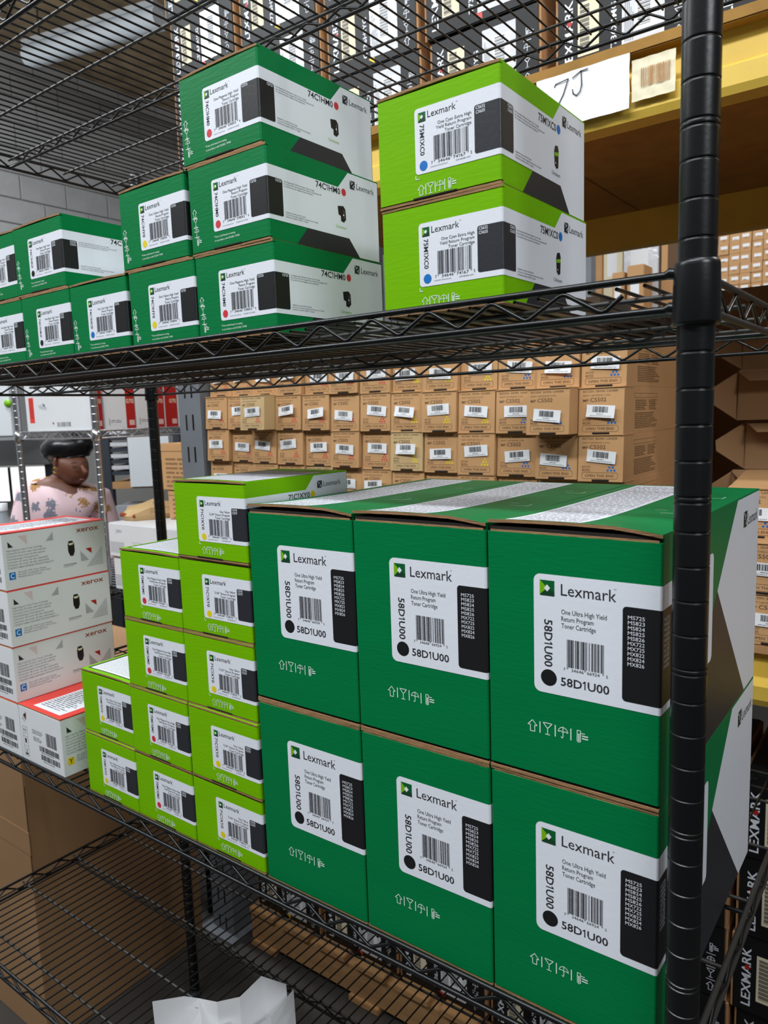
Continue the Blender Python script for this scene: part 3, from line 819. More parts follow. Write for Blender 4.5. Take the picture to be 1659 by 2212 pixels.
# ---- white and red boxes
def xerox_box(c, lifted):
    root = empty('toner_box'); W, D, H = 0.1255, 0.1850, 0.0935; w = W * 1000; wr = wrap(W)
    lift = (lambda x, y: 0.0012 * math.exp(-y / .04)) if lifted else flat
    mb = MB(); rounded_prism(mb, 0, 0, W, D, 0.0012, H - 0.0022, 0.0018, 'white_box'); mb.build('carton', root)
    tf = flap(W, D, H - 0.0022, 0.0018, lift, 'red_print', 'kraft', 8, 4).build('top_flap', root)
    flap(W, D, 0.0002, 0.0010, flat, 'white_box', 'kraft', 2, 2).build('bottom_flap', root)
    a = Art(on_top(H - 0.0004, lift))
    for (m, g, lay) in (('white_print', 0, 1),):
        for j in range(8):
            ya, yb = 10 + j * 20, 30 + j * 20
            a.poly([(30, ya), (w - 16, ya), (w - 16, yb), (30, yb)], m, lay)
    a.micro(36, 160, w - 22, 5.2, 28, 'grey_ink', 2, 9)
    a.build('top_print', tf)
    # side art
    a = Art(wr); o = w
    a.text('xerox', o + 129.5, 77.0, 8.6, 'brand_red', 2, 43, bold=True); a.text('TM', o + 173.5, 85, 1.0, 'brand_red', 2); a.build('wordmark', root)
    a = Art(wr)
    a.poly([(o + 10, 79), (o + 10, 69), (o + 18.5, 69)], 'ink', 2)
    def hatch(p, q, r_, m, n, horiz):
        for i in range(n):
            t = (i + .2) / n; t2 = (i + .62) / n
            def L(A_, B_, t): return (A_[0] + (B_[0] - A_[0]) * t, A_[1] + (B_[1] - A_[1]) * t)
            a.poly([L(p, q, t), L(p, r_, t), L(p, r_, t2), L(p, q, t2)], m, 2)
    hatch((o + 42, 69), (o + 27, 86.5), (o + 42, 86.5), 'pink_print', 11, True)
    hatch((o + 87, 85), (o + 73, 70), (o + 87, 70), 'grey_ink', 9, True)
    hatch((o + 134, 45), (o + 134, 25), (o + 150, 25), 'grey_ink', 10, True)
    a.poly([(o + 144.5, 46.5), (o + 155.5, 46.5), (o + 155.5, 36.5)][::-1], 'deep_red_print', 2)
    for i in range(11):
        for j in range(i + 1):
            x = o + 176 - j * 2.9; z = 45 - i * 2.9; a.rect(x - 1.9, z - 1.5, x, z - .3, 'grey_ink', 2)
    a.build('triangle_pattern', root)
    nm = {'C': ('Cyan', 'cyan', 'ciano'), 'Y': ('Yellow', 'jaune', 'giallo')}[c]
    a = Art(wr)
    for i, (t, ww) in enumerate((('High-Capacity %s Toner Cartridge' % nm[0], 60), ('Cartouche de toner %s haute capacite' % nm[1], 66), ('Cartuccia toner %s ad alta capacita' % nm[2], 64), ('Hochleistungs-Tonerpatrone', 52), ('Cartucho de toner de alta capacidad', 68), ('Cartucho de toner de alta capacidade', 70), ('Голубой тонер-картридж большой ёмкости', 77))):
        a.text(t, o + 7, 62.5 - 4.75 * i, 2.9, 'grey_ink', 2, ww)
    a.build('product_text', root); a = Art(wr)
    for i, (t, ww) in enumerate((('Xerox® C410 Color Printer', 49), ('Xerox® VersaLink® C415 Color', 56), ('Multifunction Printer', 40))): a.text(t, o + 22.5, 26.0 - 4.0 * i, 2.7, 'grey_ink', 2, ww)
    a.build('printer_text', root); a = Art(wr)
    a.text('006R04686' if c == 'C' else '006R04688', o + 101.5, 22.5, 2.8, 'grey_ink', 2, 24, bold=True)
    a.stroke([(o + 101.5, 20.8), (o + 120, 20.8)], .5, 'grey_ink', 2)
    a.build('order_code', root)
    a = Art(wr); a.rect(o + 8, 16.5, o + 18.5, 28.5, 'blue_print' if c == 'C' else 'yellow_print', 2); a.text(c, o + 13.2, 18.6, 8.0, 'white_print' if c == 'C' else 'ink', 3, 6.4, 'c', bold=True); a.build('colour_badge', root)
    a = Art(wr); a.poly([(o + p, q) for p, q in ((112, 58), (114, 64), (121, 64), (124, 58), (124, 45), (121, 38), (115, 38), (112, 46))][::-1], 'dot_black', 2); a.poly([(o + 113, 60), (o + 123, 60.5), (o + 121, 57), (o + 115, 56.5)], 'cream_paper', 3); a.build('cartridge_picture', root)
    # front art
    a = Art(on_front); a.stroke([(8, 58), (22, 58), (22, 8), (8, 8)], .5, 'ink', 1, True)
    for z in (25, 41): a.stroke([(8, z), (22, z)], .5, 'ink', 1)
    for x in (12, 17): a.stroke([(x, 45), (x, 54)], .6, 'ink', 1); a.poly([(x - 1.8, 51.5), (x + 1.8, 51.5), (x, 55)], 'ink', 1)
    a.poly([(12, 38), (18, 38), (17, 30), (13, 30)], 'ink', 1); a.stroke([(11, 12), (19, 21)], .8, 'ink', 1); a.stroke([(11, 21), (19, 12)], .8, 'ink', 1); a.rect(11, 10, 19, 13, 'ink', 1)
    a.build('handling_symbols', root)
    a = Art(on_front); a.bars(80, 40, 111, 62, 'ink', 1, 4, 30); a.bars(57, 27, 116, 36, 'ink', 1, 5, 60); a.bars(60, 13, 116, 22, 'ink', 1, 6, 60); a.build('barcode', root)
    a = Art(on_front); a.micro(38, 58, 70, 2.6, 3, 'grey_ink', 1, 3); a.micro(40, 46, 66, 2.6, 3, 'grey_ink', 1, 6); a.micro(62, 24.6, 110, 2.0, 1, 'ink', 1, 2); a.micro(66, 10, 110, 2.0, 1, 'ink', 1, 2)
    a.poly([(14, 78), (24, 84), (22, 70)], 'brand_red', 1); a.poly([(8, 70), (20, 86), (18, 66)], 'pale_grey_box', 1)
    a.build('front_print', root)
    return root
XH = 0.0937
for k in range(4):
    nm = ('bottom one, mostly hidden, of', 'second from the bottom of', 'third from the bottom of', 'top one of')[k]
    place(('xe', 'C', k == 3), lambda k=k: xerox_box('C', k == 3), (-1.1755 + rj.uniform(-.0015, .0015), FY + rj.uniform(-.001, .001), LOWZ + XH * k),
          'white toner box with red lid, %s the left stack of four' % nm, 'toner box', 'white toner boxes with red lids', rj.uniform(-.006, .006))
place(('xe', 'Y', True), lambda: xerox_box('Y', True), (-1.0475, FY, LOWZ), 'single white toner box with red lid and yellow Y badge beside the lime boxes', 'toner box', 'white toner boxes with red lids')

# ================================================================== kraft cartridge boxes on the rack
KW, KH, KD, SL = 0.0868, 0.0868, 0.42, 0.006
def kfront(a, t, off): return (a, SL * (t / KH) - off, t)
def kraft_box(c, paler):
    root = empty('cartridge_box'); W, H, D = KW, KH, KD; card = 'kraft_box_pale' if paler else 'kraft_box'
    mb = MB(); r = 0.0014
    v = [(0, 0, 0), (W, 0, 0), (W, D, 0), (0, D, 0), (0, SL, H), (W, SL, H), (W, D, H), (0, D, H)]
    mb.add(v, [(0, 3, 2, 1), (4, 5, 6, 7), (0, 1, 5, 4), (1, 2, 6, 5), (2, 3, 7, 6), (3, 0, 4, 7)], card); mb.build('carton', root)
    MB().box(-0.0006, -0.0022 + SL, H * .985, W + 0.0006, SL + 0.05, H + 0.0004, card).build('lid_edge', root)
    MB().box(W * .32, -0.0004, 0.0004, W * .70, 0.003, 0.0040, 'dark_gap').build('tab_slot', root)
    nm, edp, dm = {'C': ('CYAN', '841754', 'dot_cyan'), 'M': ('MAGENTA', '841753', 'dot_magenta'), 'Y': ('YELLOW', '841752', 'dot_yellow')}[c]
    a = Art(kfront)
    for t, x, ww in (('RICOH.', 8, 22), ('SAVIN.', 33, 18), ('LANIER.', 54, 22)): a.text(t, x, 77.5, 3.6, 'kraft_ink', 1, ww, bold=True)
    a.text('PRINT CARTRIDGE ' + nm, 8, 70.5, 3.0, 'kraft_ink', 1, 52)
    a.build('maker_lines', root); a = Art(kfront)
    a.text('MP', 8, 60.5, 5.0, 'kraft_ink', 1, 11, bold=True); a.text('C5502', 22, 60.5, 7.0, 'kraft_ink', 1, 31, bold=True)
    a.build('model_name', root); a = Art(kfront)
    a.text('EDP CODE', 8, 25, 2.8, 'kraft_ink', 1, 16); a.text(edp, 8, 20, 3.2, 'kraft_ink', 1, 15, bold=True)
    a.stroke([(8, 28.5), (25, 28.5)], .5, 'kraft_ink'); a.stroke([(8, 19), (25, 19)], .5, 'kraft_ink')
    a.build('order_code', root); a = Art(kfront)
    a.text('OPEN THIS END', 14, 8.6, 4.4, 'kraft_ink', 1, 56, bold=True)
    a.build('opening_note', root)
    a = Art(kfront); a.stroke([(10, 5.2), (75, 5.2), (77, 7.2), (77, 14.6), (75, 16.6), (10, 16.6), (8, 14.6), (8, 7.2)], .7, 'kraft_ink', 1, True); a.build('frame_line', root)
    a = Art(kfront)
    for (x, z) in ((58, 21), (64.5, 21), (71, 21), (61.2, 26.5), (67.8, 26.5), (64.5, 32)): a.disc(x, z, 2.2, dm, 1, 10)
    a.build('colour_dots', root)
    # right side print
    def ks(a_, t, off): return (W + off, a_, t)
    a = Art(ks); a.stroke([(60, 74), (200, 74), (200, 66), (60, 66)], .6, 'kraft_ink', 1, True); a.stroke([(140, 74), (140, 40)], .5, 'kraft_ink', 1)
    a.micro(66, 60, 134, 3.4, 6, 'kraft_ink', 1, 3); a.micro(146, 60, 198, 3.4, 6, 'kraft_ink', 1, 4); a.micro(62, 36, 198, 3.4, 9, 'kraft_ink', 1, 5); a.build('side_print', root)
    # sticker
    st = empty('sticker_base', parent=root); st.location = (0.010, SL * .45 - 0.0006, 0.034)
    st.rotation_euler = (math.atan2(-SL, KH), 0, 0)
    bpy.data.objects.remove(st)
    return root
def sticker(root, x, z, rot, seed, curl):
    W, H = 0.056, 0.0225; r = random.Random(seed); n = 6; v = []
    for j in range(3):
        for i in range(n + 1):
            v.append((W * i / n, -curl * (0.004 * (i / n) ** 2 + 0.003 * (1 - j / 2) ** 2), H * j / 2))
    s = MB().add(v, [(j * (n + 1) + i, j * (n + 1) + i + 1, (j + 1) * (n + 1) + i + 1, (j + 1) * (n + 1) + i) for j in range(2) for i in range(n)], 'paper', True).build('sticker', root)
    s.location = (x, SL * z / KH - 0.0012, z); s.rotation_euler = (0, rot, 0)
    a = Art(lambda p, t, off: (p, -curl * (0.004 * (p / W) ** 2 + 0.003 * (1 - t / H) ** 2) - off - 0.0002, t))
    a.bars(12, 9, 42, 20, 'ink', 1, seed, 30); a.micro(20, 5.6, 34, 2.0, 1, 'ink', 1, seed, 0); a.micro(8, 2.4, 50, 1.8, 1, 'grey_ink', 1, seed + 1, 0)
    a.build('barcode', s)
NC = 13
colname = ['first', 'second', 'third', 'fourth', 'fifth', 'sixth', 'seventh', 'eighth', 'ninth', 'tenth', 'eleventh', 'twelfth', 'thirteenth']
rk = random.Random(23)
for ci in range(NC):
    f = ci / (NC - 1.0); x = -1.492 + 0.0897 * ci
    zA = -0.044 + (-0.073 + 0.044) * f; pitch = 0.0870 + 0.0014 * f
    zr2 = zA - pitch; hid = (zr2 + 0.344) / 2
    c = 'M' if ci < 7 else ('Y' if ci < 10 else 'C')
    for row in range(6):
        paler = (ci, row) in ((2, 4), (7, 3), (4, 2))  # these few boxes get the paler board
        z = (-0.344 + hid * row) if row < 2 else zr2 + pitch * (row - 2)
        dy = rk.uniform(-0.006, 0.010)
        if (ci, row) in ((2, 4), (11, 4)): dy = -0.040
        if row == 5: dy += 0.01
        key = ('kb', c, paler); lab = 'kraft cartridge box, %s from left in the %s row of the brown stack' % (colname[ci], ('', '', 'fourth', 'third', 'second', 'top')[row])
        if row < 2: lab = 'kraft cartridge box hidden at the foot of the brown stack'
        o = place(key, lambda c=c, paler=paler: kraft_box(c, paler), (x + rk.uniform(-.0008, .0008), RY + 0.005 + dy, z), lab, 'cartridge box', 'hidden kraft cartridge boxes' if row < 2 else 'kraft cartridge boxes on the rack', rk.uniform(-.006, .006))
        o.scale = (1, 1, (hid if row < 2 else pitch) / KH * 0.997)
        if row >= 2: pend = (o, rk.uniform(0.008, 0.022), rk.uniform(0.026, 0.038), rk.uniform(-.10, .10), 100 + ci * 7 + row, rk.choice((0.2, 0.3, 0.5, 1.2))); PROTO.setdefault('stickers', []).append(pend)
for (o, sx, sz, rt, sd, cu) in PROTO['stickers']: sticker(o, sx, sz, rt, sd, cu)

for k in range(3):
    o = place(('kb', 'C', False), None, (-0.128 + (0.012, 0.0, -.03)[k], RY + (0.0, 0.004, .05)[k], -0.344 + KH * k), 'kraft cartridge box, %s of the short stack right of the large green boxes' % ('bottom', 'middle', 'top')[k], 'cartridge box', 'short stack of kraft cartridge boxes', (0.01, -.01, .12)[k])
    for ch in list(o.children):
        if ch.name.startswith('sticker'):
            for g in list(ch.children): bpy.data.objects.remove(g)
            bpy.data.objects.remove(ch)
    o.scale = (1, 1, 1); sticker(o, 0.014, 0.032, 0.02, 300 + k, 0.3)
# ================================================================== black cartons on and under the rack
def black_carton(v):
    root = empty('black_carton'); W, H, D = 0.245, 0.152, 0.30
    mb = MB(); mb.box(0, 0, 0, W, D, H, 'black_box', 0.002); mb.build('carton', root)
    for x in (0.0, W): MB().box(x - 0.0035, 0.002, 0.001, x + 0.0035, D - .004, H - 0.001, 'kraft').build('board_edge', root)
    w = 245
    a = Art(on_front); a.text('LEXMARK', 30, 14, 15, 'white_print', 1, 118, bold=True, rot=90); a.build('brand_name', root); a = Art(on_front)
    a.text(('C736H1YG', 'T736X1MG', 'CS26AA1CG')[v], 112, 20, 10, 'white_print', 1, 84, bold=True, rot=90)
    a.build('type_code', root)
    a = Art(on_front); a.poly([(18, 92), (24, 98), (30, 92), (24, 86)], 'deep_red_print', 2); a.poly([(116, 14), (132, 4), (132, 26)], ('yellow_print', 'red_print', 'red_print')[v], 2); a.build('colour_mark', root)
    st = MB().box(0.040, -0.0006, 0.030, 0.080, 0.001, 0.122, 'cream_paper').build('sticker', root)
    a = Art(lambda p, t, off: (p, -0.0006 - off, t))
    for i in range(30):
        z = 36 + i * 2.7; a.rect(44, z, 62, z + (1.9 if i % 3 else .9), 'ink', 1)
    a.build('barcode', st)
    wr_ = MB().box(0.122, -0.0010, 0.016, 0.196, 0.001, 0.136, 'clear_wrap').build('wrapped_label', root)
    a = Art(lambda p, t, off: (p, -0.0010 - off, t))
    a.rect(146, 44, 184, 118, 'paper', 1)
    for i in range(22):
        z = 50 + i * 3; a.rect(150, z, 172, z + (1.8 if i % 2 else 1.0), 'ink', 2)
    for i in range(5): a.stroke([(128 + i * 3.4, 30), (128 + i * 3.4, 112 - i * 9)], 1.3, 'grey_ink', 1)
    a.build('label_print', wr_)
    a = Art(on_front)
    for i, f in enumerate((a.arrow, a.glass, a.umbrella, a.thermo)):
        f(220, 22 + i * 27, 17, 'white_print'); 
        if i < 3: a.stroke([(212, 35.5 + i * 27), (228, 35.5 + i * 27)], 1.2, 'white_print', 2)
    a.build('handling_symbols', root)
    return root
DK = 0.680
rowname = ['bottom', 'second', 'third', 'top']
for i in range(6):
    x = -1.588 + 0.277 * i
    for r in range(4):
        if i > 3 and r > 2: continue
        place(('bc', (i + r) % 3), lambda v=(i + r) % 3: black_carton(v), (x + rk.uniform(-.006, .006), 0.845 + rk.uniform(-.008, .008), DK + 0.1525 * r),
              'black carton, %s from left in the %s row on the upper rack deck' % (colname[i], rowname[r]), 'carton', 'black cartons on the upper rack deck', rk.uniform(-.01, .01))
# pallet and cartons at floor level
pal = empty('wooden_pallet', (-1.45, RY + 0.02, FLOOR)); tag(pal, 'rough wooden pallet on the floor under the rack', 'pallet')
for y in (0.0, 0.48, 0.96): MB().box(0, y, 0.018, 1.62, y + 0.045, 0.105, 'wood', 0.002).build('stringer', pal)
for k in range(12): MB().box(0.005 + k * 0.1345, -0.01, 0.105, 0.105 + k * 0.1345, 1.015, 0.123, 'wood', 0.002).build('top_board', pal)
for k in range(5): MB().box(0.005 + k * 0.378, -0.01, 0.0, 0.105 + k * 0.378, 1.015, 0.018, 'wood', 0.002).build('bottom_board', pal)
PZ = FLOOR + 0.123
for i in range(6):
    x = -1.43 + 0.262 * i
    for r in range(2 if i < 4 else 5):
        place(('bc', (i * 2 + r) % 3), lambda v=(i * 2 + r) % 3: black_carton(v), (x + rk.uniform(-.004, .004), 0.845 + rk.uniform(-.006, .006), PZ + 0.1525 * r),
              'black carton, %s from left, %s layer of the floor pallet' % (colname[i], ('bottom', 'second', 'third', 'fourth', 'fifth')[r]), 'carton', 'black cartons on the floor pallet', rk.uniform(-.008, .008))

# ================================================================== large kraft carton by the left end
kc = empty('large_carton', (-2.30, 0.262, FLOOR)); tag(kc, 'large plain kraft carton standing on the floor left of the shelving', 'carton')
MB().box(0, 0, 0, 0.70, 0.495, 0.93, 'brown_card', 0.003).build('body', kc)
MB().box(0.0, -0.0012, 0.52, 0.702, 0.001, 0.58, 'brown_card').build('tape', kc)
MB().box(0.02, -0.002, 0.90, 0.68, 0.0, 0.935, 'kraft_edge').build('flap_edge', kc)
a = Art(lambda p, t, off: (0.70 + off, p, t)); a.rect(0, 440, 2.2, 700, 'kraft_ink', 1); a.build('seam', kc)

# ================================================================== creased paper on the bottom shelf
pp = empty('packing_slip', px_on(480, 2330, 2, BOTZ + 0.016)); tag(pp, 'creased white packing slip standing folded on the bottom wire shelf', 'paper')
def creased(xs, ys, h, name, seed):
    r = random.Random(seed); v = []; n = len(xs)
    for j, t in enumerate((0.0, 0.45, 0.8, 1.0)):
        for i in range(n): v.append((xs[i] + 0.004 * t * math.sin(i * 2.1), ys[i] + 0.02 * t, h[i] * t))
    return MB().add(v, [(j * n + i, j * n + i + 1, (j + 1) * n + i + 1, (j + 1) * n + i) for j in range(3) for i in range(n - 1)], 'paper').build(name, pp)
pp.rotation_euler = (math.radians(12), 0, math.radians(32))
bk = creased([-.095, -.06, -.035, 0.0, .03, .065, .10], [0, .022, .030, .006, .012, .035, .028], [.128, .112, .098, .124, .128, .142, .136], 'back_fold', 1)
creased([-.088, -.05, -.02, .02, .05, .085, .112], [-.030, -.008, -.014, -.002, -.016, -.004, .022], [.072, .096, .090, .096, .100, .112, .134], 'front_fold', 2)
a = Art(lambda p, t, off: (p - 0.062, 0.042 - off - .006 + t * .10, t))
a.text('Disconnect Order', 70, 98, 3.2, 'grey_ink', 2, 42); a.text('PO No', 8, 84, 3.2, 'grey_ink', 2, 16); a.text('2044', 52, 84, 3.2, 'grey_ink', 2, 13); a.text('Date', 8, 76, 3.2, 'grey_ink', 2, 12); a.text('Name', 8, 68, 3.2, 'grey_ink', 2, 13)
a.build('lettering', bk)

# ================================================================== chrome shelving, boxes and person on the left
CX0, CX1, CY0, CY1 = -2.650, -2.135, 0.870, 2.05
cu_ = empty('chrome_shelving_unit', (CX0, CY0, FLOOR)); tag(cu_, 'chrome wire shelving unit with grooved posts in front of the person', 'shelving')
def cl(x, y, z): return (x - CX0, y - CY0, z - FLOOR)
cpost = MB().lathe(post_profile(FLOOR + 0.01, 0.27, 0.0127, 0.0254, 0), 'chrome', 20).mesh('post')
for (x, y) in ((CX0, CY0), (CX1, CY0), (CX0, CY1), (CX1, CY1)):
    p = link('post', cpost, cu_); p.location = cl(x, y, FLOOR)
ccol = MB().lathe([(0.0128, 0.006), (0.0150, 0.006), (0.0168, -0.034), (0.0128, -0.036)], 'chrome', 20, cap=False).mesh('corner_collar')
cwire = MB().tube([(0, 0, 0), (CX1 - CX0, 0, 0)], 0.0018, 'chrome', 6).mesh('cross_wire')
def czig(a, b, zt, zb, along, c):
    pts = []; t = a + .02; i = 0
    while t < b - .01:
        pts.append(cl(t, c, zt if i % 2 else zb) if along == 'x' else cl(c, t, zt if i % 2 else zb)); t += 0.029; i += 1
    return MB().tube(pts, 0.0024, 'chrome', 6)
for zt in (0.046, -0.500, -1.20):
    fr = MB()
    for z in (zt, zt - .026):
        for y in (CY0, CY1): fr.tube([cl(CX0 + .016, y, z), cl(CX1 - .016, y, z)], 0.003, 'chrome', 8)
        for x in (CX0, CX1): fr.tube([cl(x, CY0 + .016, z), cl(x, CY1 - .016, z)], 0.003, 'chrome', 8)
    sh = fr.build('shelf_frame', cu_)
    for y in (CY0, CY1): czig(CX0, CX1, zt - .003, zt - .023, 'x', y).build('truss_wire', sh)
    for x in (CX0, CX1): czig(CY0, CY1, zt - .003, zt - .023, 'y', x).build('truss_wire', sh)
    for k in range(1, 46):
        y = CY0 + k * 0.0256
        if y < CY1 - .01: w = link('cross_wire', cwire, sh); w.location = cl(CX0, y, zt - 0.004)
    for (x, y) in ((CX0, CY0), (CX1, CY0), (CX0, CY1), (CX1, CY1)):
        c = link('corner_collar', ccol, sh); c.location = cl(x, y, zt)
# white boxes with red stripes on the upper chrome shelf
def printer_box(kind):
    root = empty('white_carton'); W, D, H = kind
    MB().box(0, 0, 0, W, D, H, 'white_box', 0.004).build('carton', root)
    return root
CS = 0.046 - 0.0022
def stripe_box(loc, W, D, H, label, stripe=True, front=False, num=True):
    root = empty('white_carton', loc); tag(root, label, 'carton', 'white and red cartons on the chrome shelf')
    MB().box(0, 0, 0, W, D, H, 'white_box', 0.004).build('carton', root)
    fx = lambda a_, t, off: (W + off, a_, t)
    if stripe:
        a = Art(fx); a.rect(D * 1000 - 38 if D > .06 else 2, 0, D * 1000 - 2, H * 1000, 'deep_red_print', 1); s_ = a.build('red_stripe', root)
        a = Art(fx)
        if num: a.text('070', D * 1000 - 35, 92, 15, 'cream_paper', 2, 30, bold=True)
        a.rect(D * 1000 - 27, 16, D * 1000 - 6, 34, 'pink_print', 2); a.build('stripe_print', s_)
        
        if D > .1: a = Art(fx); a.stroke([(14, 18), (14, 40)], 2, 'ink', 1); a.micro(20, 32, 60, 6, 2, 'grey_ink', 1, 3, 0); a.build('side_print', root)
    if front:
        a = Art(on_front); a.rect(26, 34, 60, 126, 'red_print', 1); a.micro(30, 118, 56, 6, 12, 'deep_red_print', 2, 4, .1); a.build('red_label', root)
        a = Art(on_front); a.poly([(90, 96), (110, 100), (150, 88), (146, 78), (100, 84)], 'pale_grey_box', 1); a.poly([(120, 104), (136, 100), (140, 90), (128, 92)], 'grey_ink', 2); a.bars(210, 18, 300, 34, 'grey_ink', 1, 8, 26); a.poly([(176, 34), (190, 34), (188, 24)], 'brand_red', 1); a.build('front_print', root)
    return root
stripe_box((-2.590, 0.874, CS), 0.438, 0.038, 0.185, 'wide white carton with red label in the chrome shelf corner', True, True)
yy = 0.916
for k, (d, lab, st) in enumerate(((0.122, 'white carton with 070 red stripe, first beside the chrome post', True), (0.122, 'white carton with 070 red stripe, second from the chrome post', True), (0.060, 'narrow white carton with red stripe behind the black post', True))):
    stripe_box((-2.500, yy, CS), 0.355, d - .003, 0.185, lab, st); yy += d
rb = empty('white_carton', (-2.500, yy, CS)); tag(rb, 'white carton with square red label next to the slotted grey upright', 'carton', 'white and red cartons on the chrome shelf')
MB().box(0, 0, 0, 0.355, 0.20, 0.185, 'white_box', 0.004).build('carton', rb)
a = Art(lambda a_, t, off: (0.355 + off, a_, t)); a.rect(26, 66, 70, 152, 'red_print', 1); a.micro(30, 144, 66, 6, 12, 'deep_red_print', 2, 5, .1); a.build('red_label', rb)
a = Art(lambda a_, t, off: (0.355 + off, a_, t)); a.micro(8, 120, 22, 14, 6, 'grey_ink', 1, 7, .4); a.micro(80, 132, 96, 14, 6, 'grey_ink', 1, 9, .4); a.stroke([(4, 20), (190, 20)], 2, 'grey_ink', 1); a.build('side_print', rb)
# low wire cart with long white cartons and kraft cartons
WX0, WX1, WY0, WY1, WZ = -2.112, -1.665, 0.845, 1.42, -0.492
wc = empty('wire_cart', (WX0, WY0, FLOOR)); tag(wc, 'low black wire cart under the long white cartons', 'cart')
def wl_(x, y, z): return (x - WX0, y - WY0, z - FLOOR)
fr = MB()
for z in (WZ, WZ - .024):
    for y in (WY0, WY1): fr.tube([wl_(WX0, y, z), wl_(WX1, y, z)], 0.003, 'black_epoxy', 8)
    for x in (WX0, WX1): fr.tube([wl_(x, WY0, z), wl_(x, WY1, z)], 0.003, 'black_epoxy', 8)
sh = fr.build('shelf_frame', wc)
ww_ = MB().tube([(0, 0, 0), (WX1 - WX0, 0, 0)], 0.0018, 'black_epoxy', 6).mesh('cross_wire')
for k in range(22): o = link('cross_wire', ww_, sh); o.location = wl_(WX0, WY0 + .02 + k * .0255, WZ - .004)
for (x, y) in ((WX0, WY0), (WX1, WY0), (WX0, WY1), (WX1, WY1)): MB().tube([wl_(x, y, FLOOR), wl_(x, y, WZ + .01)], 0.0127, 'black_epoxy', 14).build('post', wc)
def long_carton(loc, W, D, H, label, rz=0):
    root = empty('long_carton', loc, (0, 0, rz)); tag(root, label, 'carton', 'long white cartons on the wire cart')
    MB().box(0, 0, 0, W, D, H, 'white_box', 0.003).build('carton', root)
    a = Art(on_front); a.rect(6, 14, 84, 52, 'pale_grey_box', 1); a.stroke([(44, 78), (44, 96)], 1.4, 'grey_ink', 1); a.micro(48, 90, 76, 5, 2, 'grey_ink', 1, 2, 0); a.build('front_print', root)
    a = Art(on_front)
    for x in (132, 212): a.stroke([(x, 30), (x + 66, 30), (x + 66, 56), (x, 56)], .9, 'grey_ink', 1, True); a.bars(x + 10, 36, x + 58, 50, 'grey_ink', 1, x, 24)
    a.build('barcode', root)
    a = Art(on_top(H)); a.stroke([(0, D * 500), (W * 1000, D * 500)], 1.5, 'grey_ink', 1); a.build('tape_seam', root)
    return root
WT = WZ - .004 + .0018
long_carton((-2.098, 0.872, WT + .0005), 0.43, 0.50, 0.115, 'long white carton with barcodes, lower of two on the wire cart')
long_carton((-2.102, 0.864, WT + 0.1158), 0.43, 0.50, 0.115, 'long white carton with barcodes, upper of two on the wire cart')
def text_carton(loc, W, D, H, label):
    root = empty('kraft_carton', loc); tag(root, label, 'carton', 'kraft cartons with printed lines')
    MB().box(0, 0, 0, W, D, H, 'kraft_box', 0.003).build('carton', root)
    a = Art(on_front); a.micro(24, H * 640, W * 980, 15, 7, 'kraft_ink_soft', 1, 5, .35); a.stroke([(0, H * 830), (W * 1000, H * 830)], 3, 'kraft_ink_soft', 1); a.build('front_print', root)
    return root
KT = WT + 0.2312
text_carton((-1.955, 1.005, KT), 0.235, 0.28, 0.100, 'kraft carton with printed lines, lower of two behind the black post')
text_carton((-1.972, 1.000, KT + 0.1003), 0.250, 0.29, 0.158, 'kraft carton with printed lines, upper of two behind the black post')
# paper sack on the white cartons
ps = empty('paper_sack', (-2.06, 1.03, KT)); tag(ps, 'crumpled brown paper sack lying on the white cartons', 'bag')
v = []; n = 10; r = random.Random(4)
for j in range(5):
    for i in range(n):
        a_ = 2 * math.pi * i / n; rr = (0.075, 0.085, 0.075, 0.045, 0.008)[j] * r.uniform(.85, 1.1); v.append((rr * math.cos(a_) * .95, rr * math.sin(a_) * 1.5, (0, .018, .040, .055, .060)[j] * (1.0 if j < 2 else r.uniform(.8, 1.1))))
MB().add(v, [(j * n + i, j * n + (i + 1) % n, (j + 1) * n + (i + 1) % n, (j + 1) * n + i) for j in range(4) for i in range(n)] + [list(range(n))[::-1], [4 * n + i for i in range(n)]], 'kraft_box_pale').build('body', ps)
MB().tube([(-.055, -.10, .016), (-.02, -.125, .022), (.035, -.11, .018)], 0.008, 'brand_red', 6).build('rolled_edge', ps)
# plastic bag beside the lime boxes
pb = empty('plastic_bag', (-1.250, 0.465, LOWZ)); tag(pb, 'crumpled clear plastic bag on the shelf behind the lime boxes', 'bag')
v = []; n = 12; r = random.Random(8)
for j in range(5):
    for i in range(n):
        a_ = 2 * math.pi * i / n; rr = (0.060, 0.075, 0.07, 0.045, 0.006)[j] * r.uniform(.75, 1.2); v.append((rr * math.cos(a_), rr * math.sin(a_), (0.001, .025, .05, .07, .08)[j]))
MB().add(v, [(j * n + i, j * n + (i + 1) % n, (j + 1) * n + (i + 1) % n, (j + 1) * n + i) for j in range(4) for i in range(n)] + [list(range(n))[::-1], [4 * n + i for i in range(n)]], 'clear_plastic').build('body', pb)
MB().add([(-.03, -.02, .03), (.03, -.025, .035), (.025, -.01, .06), (-.02, -.005, .062)], [(0, 1, 2, 3)], 'paper').build('leaflet', pb)

